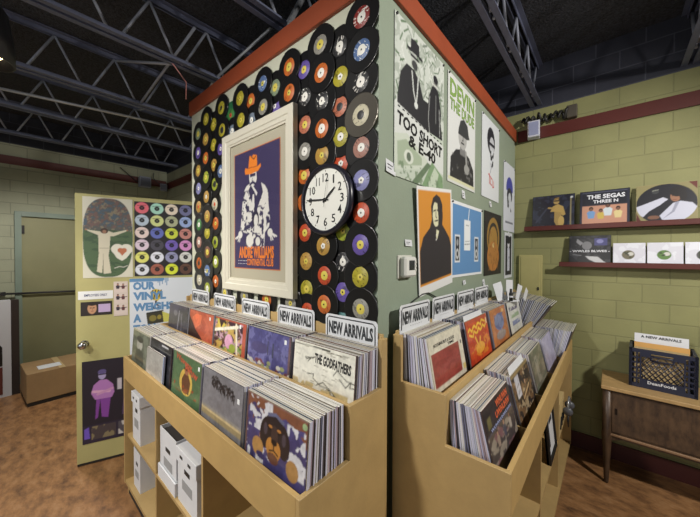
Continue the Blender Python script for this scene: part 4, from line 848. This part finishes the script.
a = Art(W, H, (206, 192, 184), .0035)
for k in range(3):
    z = .68-.31*k; a.rect(.08, z, .92, z+.26, (210, 196, 190)).person(.3, z+.0, .25, (52, 44, 60), (180, 130, 110)).person(.66, z+.0, .24, (96, 50, 54), (176, 130, 110)).line([(.35, z+.16), (.9, z+.18)], .06, (70, 50, 56))
a.obj(p)
p, W, H = on_door('dark poster with a purple-lit man with folded arms, low on the khaki door', .04, .50, .195, .94, BLACK)
a = Art(W, H, (34, 28, 40), .005)
pr_ = (150, 96, 176)
a.poly([(.20, .28), (.24, .30), (.28, .52), (.30, .30), (.40, .28), (.44, .52), (.22, .54)], (126, 64, 150)).poly([(.14, .60), (.18, .70), (.27, .75), (.38, .75), (.48, .68), (.50, .58), (.46, .52), (.20, .52)], (170, 116, 180)).line([(.17, .62), (.42, .60)], .05, (206, 160, 190)).line([(.24, .58), (.47, .63)], .045, (190, 140, 180)).ell(.31, .81, .06, .055, (160, 150, 190)).ell(.31, .85, .065, .03, (90, 80, 130)).rect(.25, .81, .37, .825, (40, 34, 60))
a.poly([(.62, .28), (.66, .58), (.76, .66), (.86, .60), (.84, .28)], (80, 60, 96)).ell(.76, .75, .07, .06, (170, 120, 110)).ell(.78, .86, .10, .08, (112, 100, 190)).line([(.7, .9), (.86, .8)], .04, (176, 170, 220)).rect(.55, .60, .62, .74, (186, 180, 190)).poly([(.66, .5), (.9, .48), (.88, .40), (.7, .40)], (160, 70, 80))
a.rect(0, 0, 1, .22, (44, 36, 56)).rect(.14, .04, .52, .20, (130, 118, 90)).mottle((60, 50, 60), 8, 6, .5, 3, .9, (.14, .04, .52, .20)).rect(.56, .04, .98, .20, (196, 192, 190)).mottle((50, 44, 60), 5, 5, .55, 4, .9, (.56, .04, .98, .2)).poly([(.03, .06), (.12, .06), (.10, .2), (.03, .18)], (110, 84, 190))
a.obj(p)

# ================================================================== FAR LEFT
CB = mat('brown_carton', (156, 126, 88), .7, var=.1, vscale=5)
t = thing('carton', 'big brown cardboard carton on the floor by the far closed door', 'carton', (-4.62, -.94, 0), (0, 0, R(3)))
MB().box(-.62, 0, 0, 1.05, .05, .41).obj('body', CB, t, bevel=.004)
MB().box(-.62, .003, .30, .36, .409, .412).obj('packing_tape', mat('carton_tape', (190, 164, 120), .3), t)
MB().box(-.30, -.12, .12, .34, .4115, .414).obj('shipping_label', CARD, t)
MB().box(-.60, -.015, .01, 1.03, 0, .05).obj('base', DARK, t)  # dark strip between the carton and the floor
t = thing('display_stand', 'tall white cardboard display with dark window standing left of the far door', 'display stand', (-5.25, -1.30, 0), (0, 0, R(4)))
MB().box(-.12, 0, 0, .25, 0, 1.28).obj('panel', mat('display_white', (190, 190, 194), .5), t)
MB().box(-.12, .004, .25, .325, 0, 1.28).obj('side_strip', mat('dark_brown_strip', (44, 34, 30), .6), t)
MB().prism([(.04, .42), (.17, .42), (.17, .66), (.14, .72), (.07, .72), (.04, .66)], 0, .006).obj('window', BLACK, t)
MB().box(0, .006, 0, .17, .04, .40).obj('lower_panel', mat('display_maroon', (92, 40, 32), .6), t)
# small boxes high on the far walls
for loc, rz, lb in (((XW+.06, .60, 3.12), 90, 'small grey wall speaker on the red stripe of the grey green wall'), ((XW+.10, .93, 3.10), 60, 'small pale sensor box in the far wall corner above the door poster grid')):
    t = thing('wall_speaker', lb, 'wall speaker', loc, (0, 0, R(rz)), group='small boxes high in the corners')
    s = 1 if rz == 90 else .62
    MB().box(-.09*s, .09*s, -.10, 0, 0, .17*s+.02).obj('cabinet', mat('speaker_grey', (140, 144, 160), .5), t, bevel=.006); MB().box(-.075*s, .075*s, -.104, -.1, .015, .15*s+.015).obj('grille', mat('grille_grey', (104, 108, 124), .7), t)
tag(MB().tube([(XW+.05, .25, 3.42), (XW+.05, .42, 3.28), (XW+.05, .52, 3.2)], .007, 6).obj('cable', mat('black_cable', (36, 36, 40), .5)), 'dark cable running down to the grey wall speaker', 'cable')
tag(MB().tube([(XW+.1, .75, 3.42), (XW+.1, .74, 3.32), (XW+.1, .82, 3.24), (XW+.1, .90, 3.18)], .007, 6).obj('cable', mat('black_cable', (36, 36, 40), .5)), 'dark cable looping down to the pale sensor box', 'cable')
# corner speaker and wire bundle by the olive wall
t = thing('wall_speaker', 'small white speaker in the corner where green and olive walls meet', 'wall speaker', (.185, YB-.03, 2.955+FZ), (0, 0, R(8)), group='small boxes high in the corners')
MB().box(-.055, .055, -.11, 0, 0, .165).obj('cabinet', mat('speaker_white', (196, 198, 210), .5), t, bevel=.006); MB().box(-.042, .042, -.114, -.11, .015, .15).obj('grille', mat('grille_blue', (140, 146, 176), .7), t)
pts = []
for q in np.linspace(0, 1, 90): pts.append((.08+.40*q, YB-.07+.03*math.sin(q*43), 3.16+FZ+.0*q+.035*math.sin(q*52)+.012*math.sin(q*19)-.02*q))
tag(MB().tube(pts, .012, 6).obj('cable_bundle', mat('dark_cable_bundle', (52, 50, 46), .5, var=.5, vscale=30, c2=(20, 20, 20))), 'tangled dark cable bundle lying along the stripe above the small white speaker', 'cable bundle')
tag(MB().box(0, .085, -.07, 0, 0, .12).obj('junction_box', mat('dark_box', (74, 68, 58), .6), None, (.47, YB-.002, 3.09+FZ), bevel=.006), 'small dark junction box at the end of the tangled cables', 'junction box')

# ================================================================== BACK WALL SHELVES
for z, x0, lb in ((2.0, .12, 'upper dark red picture ledge on the olive wall'), (1.635, .43, 'lower dark red picture ledge on the olive wall')):
    t = thing('picture_ledge', lb, 'picture ledge', (x0, YB, z+FZ), group='red ledges holding records')
    MB().box(0, 1.75, -.105, 0, -.018, 0).obj('shelf_board', MAROON, t, bevel=.002); MB().box(0, 1.75, -.118, -.105, -.018, .028).obj('lip', MAROON, t, bevel=.002)
def shelf_lp(label, x, z, W, H, art, bg=BLACK, texts=(), name='lp_record', gl=(), cat='vinyl LP', y=-.075):
    o = tag(MB().box(0, W, 0, .008, 0, H).obj(name, bg, None, (x, YB+y, z+FZ+.001), (R(-7), 0, 0)), label, cat, 'records on the red ledges')
    art.obj(o, 0.003, .003, -.0012, 'cover', True)
    for (s, cx, cz, w, h, m, b) in texts: lettering(s, cx*W, cz*H, w*W, h*H, m, o, -.0024, b)
    return o
W, H = .36, .345
a = Art(W-.006, H-.006, (34, 34, 46), .0045); a.mottle((52, 56, 74), 5, 5, .55, 3, .8).poly([(.44, .5), (.5, .66), (.62, .72), (.74, .64), (.80, .40), (.74, .36), (.66, .46), (.52, .50)], (186, 156, 92)).ell(.58, .80, .07, .08, (176, 148, 92)).rect(.52, .8, .66, .84, (60, 50, 44)).poly([(.54, .5), (.70, .46), (.72, .1), (.62, .02), (.54, .2)], (170, 142, 86)).ell(.70, .2, .07, .16, (196, 166, 100)).line([(.62, .9), (.55, .88)], .05, (140, 110, 60)).line([(.40, .62), (.52, .6)], .05, (176, 148, 90)).rect(.90, 0, .93, .9, (140, 130, 100)).line([(.1, .2), (.35, .6)], .04, (60, 62, 80)).ell(.93, .90, .03, .03, (200, 204, 210))
shelf_lp('dark LP with a golden singer, first on the upper red ledge', .185, 2.0, W, H, a)
a = Art(W-.006, H-.006, (36, 38, 54), .0045); a.rect(.05, .05, .95, .58, (190, 140, 116)).rect(.06, .60, .94, .93, (26, 28, 40)).line([(.05, .95), (.95, .95)], .01, (120, 126, 150))
a.person(.24, .02, .50, (110, 150, 196), (120, 84, 66)).person(.44, .02, .44, (196, 170, 80), (120, 84, 66)).person(.58, .06, .54, (200, 210, 216), (104, 70, 56)).person(.78, .02, .48, (214, 196, 140), (120, 84, 66)).rect(.05, 0, .95, .05, (36, 38, 54))
WT = mat('ink_white', (220, 222, 228), .6)
shelf_lp('LP with white block letters over a group photo on the upper red ledge', .585, 2.0, W, H, a, texts=[('THE SEGAS', .53, .83, .76, .12, WT, .035), ('THREE N', .53, .69, .5, .09, WT, .03)])
a = Art(W+.0, H-.006, (142, 134, 92), .0045); a.poly([(.0, .0), (.12, 0), (0, .3)], (90, 40, 34)).poly([(.86, 1), (1, 1), (1, .8)], (100, 44, 34)).ell(.5, .49, .5, .5, (30, 30, 38))
mk = ((a.u-.5)/.5)**2+((a.v-.49)/.5)**2 < 1
sw = (196, 198, 214)
def mp(pts):
    m = np.zeros(a.u.shape, bool); n = len(pts)
    for i in range(n):
        (x1, y1), (x2, y2) = pts[i], pts[(i+1) % n]
        if y1 != y2: m ^= ((y1 > a.v) != (y2 > a.v)) & (a.u < (x2-x1)*(a.v-y1)/(y2-y1)+x1)
    return m & mk
a.put(mp([(.0, .45), (.12, .50), (.46, .66), (.54, .60), (.40, .46), (.22, .32), (.12, .18), (.04, .26)]), sw); a.put(mp([(.44, .10), (.40, .2), (.62, .50), (.74, .54), (.92, .48), (1, .36), (.92, .12), (.6, .0)]), sw); a.put(mp([(.44, .10), (.60, .3), (.66, .52), (.72, .52), (.64, .28)]), (150, 152, 170))
a.ell(.66, .66, .085, .13, (150, 108, 84)).ell(.70, .78, .13, .13, (30, 26, 28)).ell(.78, .66, .06, .13, (30, 26, 28)).line([(.61, .68), (.65, .69)], .02, (40, 30, 28)).line([(.62, .58), (.67, .58)], .018, (120, 60, 54)).ell(.30, .16, .10, .05, (120, 84, 66)).ell(.33, .82, .06, .06, (60, 62, 64)).line([(.28, .84), (.38, .86)], .015, (150, 152, 140))
shelf_lp('picture disc of a man in a pale suit, on the upper red ledge', .985, 2.0, W+.006, H, a, bg=mat('clear_sleeve_back', (150, 140, 96), .5))
W, H = .315, .285
a = Art(W-.006, H-.006, (30, 30, 34), .0045); a.mottle((60, 60, 64), 5, 5, .56, 3, .8).poly([(.2, .9), (.35, .75), (.28, .66), (.18, .78)], (140, 140, 144)).ell(.44, .66, .12, .14, (120, 120, 124)).poly([(.4, .3), (.7, .28), (.95, .02), (.8, 0), (.5, .18)], (196, 196, 198)).rect(.62, .66, .92, .90, (70, 70, 120)).ell(.75, .8, .08, .07, (130, 130, 180)).line([(.1, .35), (.3, .32)], .03, (110, 110, 114))
shelf_lp('black and white LP with white lettering, first on the lower red ledge', .505, 1.635, W, H, a, texts=[('MILES DAVIS' if False else 'HOWLIN WAIL', .5, .47, .94, .09, WT, .03)] if False else [('- WWLES BLWES -', .5, .47, .96, .075, WT, .03)])
SLV = mat('white_seven_inch_sleeve', (216, 216, 224), .3, coat=.4)
for k, (x, c, lb) in enumerate(((.835, (110, 104, 84), 'brown-centred'), (1.06, (96, 130, 70), 'green-centred'), (1.285, (90, 88, 90), 'grey-centred'))):
    W = .215; a = Art(W-.006, .20, (212, 212, 222), .004); a.mottle((226, 228, 236), 3, 3, .55, k, .8); a.ell(.48, .48, .2, .2, c).mottle((60, 66, 50), 8, 8, .55, k+4, .9, (.34, .34, .62, .62)).ell(.56, .52, .09, .08, (206, 204, 196)).ell(.48, .48, .03, .03, (40, 40, 40))
    q = a.a; shelf_lp(f'white seven-inch sleeve with a {lb} label on the lower red ledge', x, 1.635, W, .206, a, bg=SLV, name='seven_inch_record', cat='seven-inch record')

# ================================================================== CABINET AND CRATE
WOODT = mat('worn_cabinet_top', (178, 146, 98), .5, var=.22, vscale=9, stretch=(1, 6, 1), bump=.1, bscale=60)
WOODD = mat('dark_cabinet_wood', (90, 69, 50), .42, var=.4, vscale=7, stretch=(3, 3, 1.2), c2=(56, 42, 32))
t = thing('wooden_cabinet', 'old dark wooden cabinet with worn pale top against the olive wall', 'cabinet', (.79, 2.15, 0))
CL, CD, ZT = 1.15, .42, .645+FZ
MB().box(-.02, CL+.02, -.02, CD+.02, ZT-.03, ZT).obj('cabinet_top', WOODT, t, bevel=.004)
MB().box(.012, CL-.012, .012, CD, .43, ZT-.03).obj('body', WOODD, t)
for k, (x0, x1) in enumerate(((.05, .56), (.575, 1.1))):
    d = MB().box(x0, x1, .0, .012, .45, ZT-.045).obj('cabinet_door', WOODD, t, bevel=.003)
    MB().box(x0+.02, x0+.035, -.004, 0, .60, .65).obj('keyhole_plate', mat('dark_brass', (40, 32, 26), .4, metal=.6), d)
MB().box(.03, CL-.03, -.004, .02, .415, .432).obj('rail_moulding', mat('rail_light', (134, 104, 76), .45), t, bevel=.003)
MB().prism([(.04, .415), (.04, .37), (.12, .40), (CL-.12, .40), (CL-.04, .37), (CL-.04, .415)], .006, .018, 'y').obj('apron', WOODD, t)
for x, y in ((.022, .022), (CL-.022, .022), (.022, CD-.022), (CL-.022, CD-.022)):
    MB().tube([(x, y, ZT-.03), (x, y, .44), (x, y, .42), (x, y, .33), (x, y, .02), (x, y, 0)], [.033, .033, .038, .030, .016, .013], 10).obj('leg', WOODD, t)
# milk crate
CR = mat('navy_crate_plastic', (34, 38, 58), .4); CRW, CRD, CRH = .385, .30, .315
t = thing('milk_crate', 'dark blue plastic milk crate with white lettering on the cabinet top', 'milk crate', (.945, 2.285, ZT+.001), (0, 0, R(-3)))
def crate_side(L, diamond, handle):
    mb = MB(); H = CRH
    mb.box(0, L, 0, .018, H-.03, H).box(0, L, 0, .018, 0, .03).box(0, .02, 0, .018, 0, H).box(L-.02, L, 0, .018, 0, H)
    x0, x1 = (.075, L-.075) if diamond else (0, 0)
    if diamond:
        mb.box(x0-.01, x0, 0, .014, .03, H-.03).box(x1, x1+.01, 0, .014, .03, H-.03)
        for k in range(1, 6):
            z = .03+k*(H-.06)/6
            mb.box(.02, x0, .003, .012, z-.006, z+.006).box(x1, L-.02, .003, .012, z-.006, z+.006)
        for x in (.048, L-.048): mb.box(x-.005, x+.005, .002, .013, .03, H-.03)
        mb.box(x0, x1, 0, .014, .03, .075).box(x0, (x0+x1)/2-.062, 0, .014, H-.06, H-.03).box((x0+x1)/2+.062, x1, 0, .014, H-.06, H-.03)
        # hand-hold surround
        cx = (x0+x1)/2; mb.tube([(cx-.06, .007, H-.085), (cx-.066, .007, H-.068), (cx-.06, .007, H-.05), (cx+.06, .007, H-.05), (cx+.066, .007, H-.068), (cx+.06, .007, H-.085), (cx-.06, .007, H-.085)], .007, 6)
        z0, z1 = .075, H-.06; n = 7; st = (x1-x0)/n
        for k in range(-6, n):
            for sg in (1, -1):
                xa = x0+k*st if sg > 0 else x1-k*st; xb = xa+sg*(z1-z0)*.75; za, zb_ = z0, z1
                P, Q = Vector((xa, 0, za)), Vector((xb, 0, zb_)); 
                ta, tb = 0., 1.
                for lo, hi in ((x0, x1),):
                    dx = Q.x-P.x
                    t0, t1 = (lo-P.x)/dx, (hi-P.x)/dx
                    if t0 > t1: t0, t1 = t1, t0
                    ta, tb = max(ta, t0), min(tb, t1)
                if tb-ta < .03: continue
                p_, q_ = P.lerp(Q, ta), P.lerp(Q, tb)
                # keep the hand-hold clear
                for s0, s1 in ((0, .86),):
                    q2 = p_.lerp(q_, 1)
                    if abs((p_.x+q_.x)/2-cx) < .06 and q_.z > H-.10:
                        f = (H-.095-p_.z)/(q_.z-p_.z); q2 = p_.lerp(q_, max(.05, min(1, f)))
                    mb.tube([(p_.x, .007, p_.z), (q2.x, .007, q2.z)], .004, 4)
    else:
        for k in range(1, 6): z = .03+k*(H-.06)/6; mb.box(.02, L-.02, .003, .012, z-.006, z+.006)
        for k in range(1, 6): x = k*L/6; mb.box(x-.006, x+.006, .002, .013, .03, H-.03)
    return mb
crate_side(CRW, True, True).obj('front_side', CR, t); crate_side(CRW, True, True).obj('back_side', CR, t, (0, CRD-.018, 0))
crate_side(CRD, False, True).obj('end_side', CR, t, (.018, 0, 0), (0, 0, G90)); crate_side(CRD, False, True).obj('end_side', CR, t, (CRW, 0, 0), (0, 0, G90))
bb = MB()
for k in range(9): x = .02+k*(CRW-.04)/8; bb.box(x-.006, x+.006, .02, CRD-.02, .004, .012)
for k in range(7): y = .02+k*(CRD-.04)/6; bb.box(.02, CRW-.02, y-.006, y+.006, .004, .0121)
bb.obj('bottom_grid', CR, t)
lettering('DeanFoods', CRW/2, .052, .16, .024, WT, t, -.0018, .02)
CRM = Matrix.Translation((.945, 2.285, ZT+.001)) @ Matrix.Rotation(R(-3), 4, 'Z')
def in_crate(name, w, h, y, lean, m, label, cat, x=.03, zs=.013):
    o = link(name, MB().box(0, w, 0, .003, 0, h).mesh(name, m)); o.matrix_world = CRM @ Matrix.Translation((x, y, zs)) @ Matrix.Rotation(R(lean), 4, 'X'); return tag(o, label, cat)
o = in_crate('divider_card', .32, .40, .14, -10, CARD, 'white card with black heading standing in the milk crate', 'divider card')
lettering('A NEW ARRIVALS', .16, .375, .24, .022, BLACK, o, -.0015, .03)
o = in_crate('envelope', .32, .335, .095, -6, mat('kraft_paper', (206, 158, 88), .6, var=.06), 'kraft brown paper sleeve in front of the white card in the crate', 'paper sleeve')
for k in range(5): in_crate('lp_record', .31, .30, .04+.009*k, -3, [mat('tan_sleeve', (196, 170, 122), .6), mat('sleeve_olive', (150, 140, 100), .6)][k % 2], 'plain tan LP standing behind the lattice front of the milk crate', 'vinyl LP')['group'] = 'LPs in the milk crate'

# ================================================================== LIGHT, CAMERA
def spot(name, loc, target, watts, size, rad, col=(1, .96, .90), blend=.6):
    l = bpy.data.lights.new(name, 'SPOT'); l.energy = watts*UNIT**2; l.spot_size = R(size); l.spot_blend = blend; l.shadow_soft_size = rad; l.color = col
    o = link(name, l, None, loc); d = Vector(target)-Vector(loc); o.rotation_euler = d.to_track_quat('-Z', 'Y').to_euler(); return o
def area(name, loc, target, watts, sx, sy, col):
    l = bpy.data.lights.new(name, 'AREA'); l.shape = 'RECTANGLE'; l.size = sx*UNIT; l.size_y = sy*UNIT; l.energy = watts*UNIT**2; l.color = col
    o = link(name, l, None, loc); d = Vector(target)-Vector(loc); o.rotation_euler = d.to_track_quat('-Z', 'Y').to_euler(); return o
area('front_fill_area', (.2, -4.9, 1.9), (-.2, 0, 1.5), 55, 5.0, 2.2, (.90, .96, 1.0))  # unseen fill light added behind the camera; no window is built there
spot('track_lamp', (-.6, -2.6, 3.3), (-.7, -.1, 1.1), 285, 95, .10)
spot('track_lamp', (2.7, .55, 3.3), (.3, 1.1, 1.6), 350, 120, .07)
spot('track_lamp', (-3.9, -.9, 3.35), (-4.2, -.6, 0), 190, 150, .12)
spot('track_lamp', (-1.9, -2.6, 3.3), (-2.5, -.4, 1.2), 120, 80, .10)
spot('track_lamp', (-1.62, -1.19, 2.88), (-1.7, -1.0, 0), 40, 120, .06, (1, .88, .7))
w = bpy.data.worlds.new('room_air'); sc.world = w; w.use_nodes = True
w.node_tree.nodes['Background'].inputs[0].default_value = (.6, .65, .7, 1); w.node_tree.nodes['Background'].inputs[1].default_value = .1
cam = bpy.data.cameras.new('camera'); cam.sensor_fit = 'HORIZONTAL'; cam.sensor_width = 36; cam.lens = 302.71*36/700; cam.clip_start = .02
co = link('camera', cam, None, (.82, -1.151, 1.73+FZ))
yaw, pitch, roll = R(49.2544), R(-.7797), R(.187)
F = Vector((-math.cos(pitch)*math.cos(yaw), math.cos(pitch)*math.sin(yaw), math.sin(pitch)))
r0 = F.cross(Vector((0, 0, 1))).normalized(); u0 = r0.cross(F); rr = r0*math.cos(roll)+u0*math.sin(roll); uu = -r0*math.sin(roll)+u0*math.cos(roll)
co.matrix_world = Matrix.Translation(co.location) @ Matrix((rr, uu, -F)).transposed().to_4x4()
sc.camera = co
# working unit -> metres
bpy.context.view_layer.update()
for o in list(COL.objects):
    if o.parent is None:
        o.location = o.location*UNIT
        if o.type not in ('LIGHT', 'CAMERA'): o.scale = o.scale*UNIT
vs_ = sc.view_settings; vs_.view_transform = 'Standard'; vs_.look = 'None'; vs_.exposure = 0; vs_.gamma = 1; vs_.use_curve_mapping = False
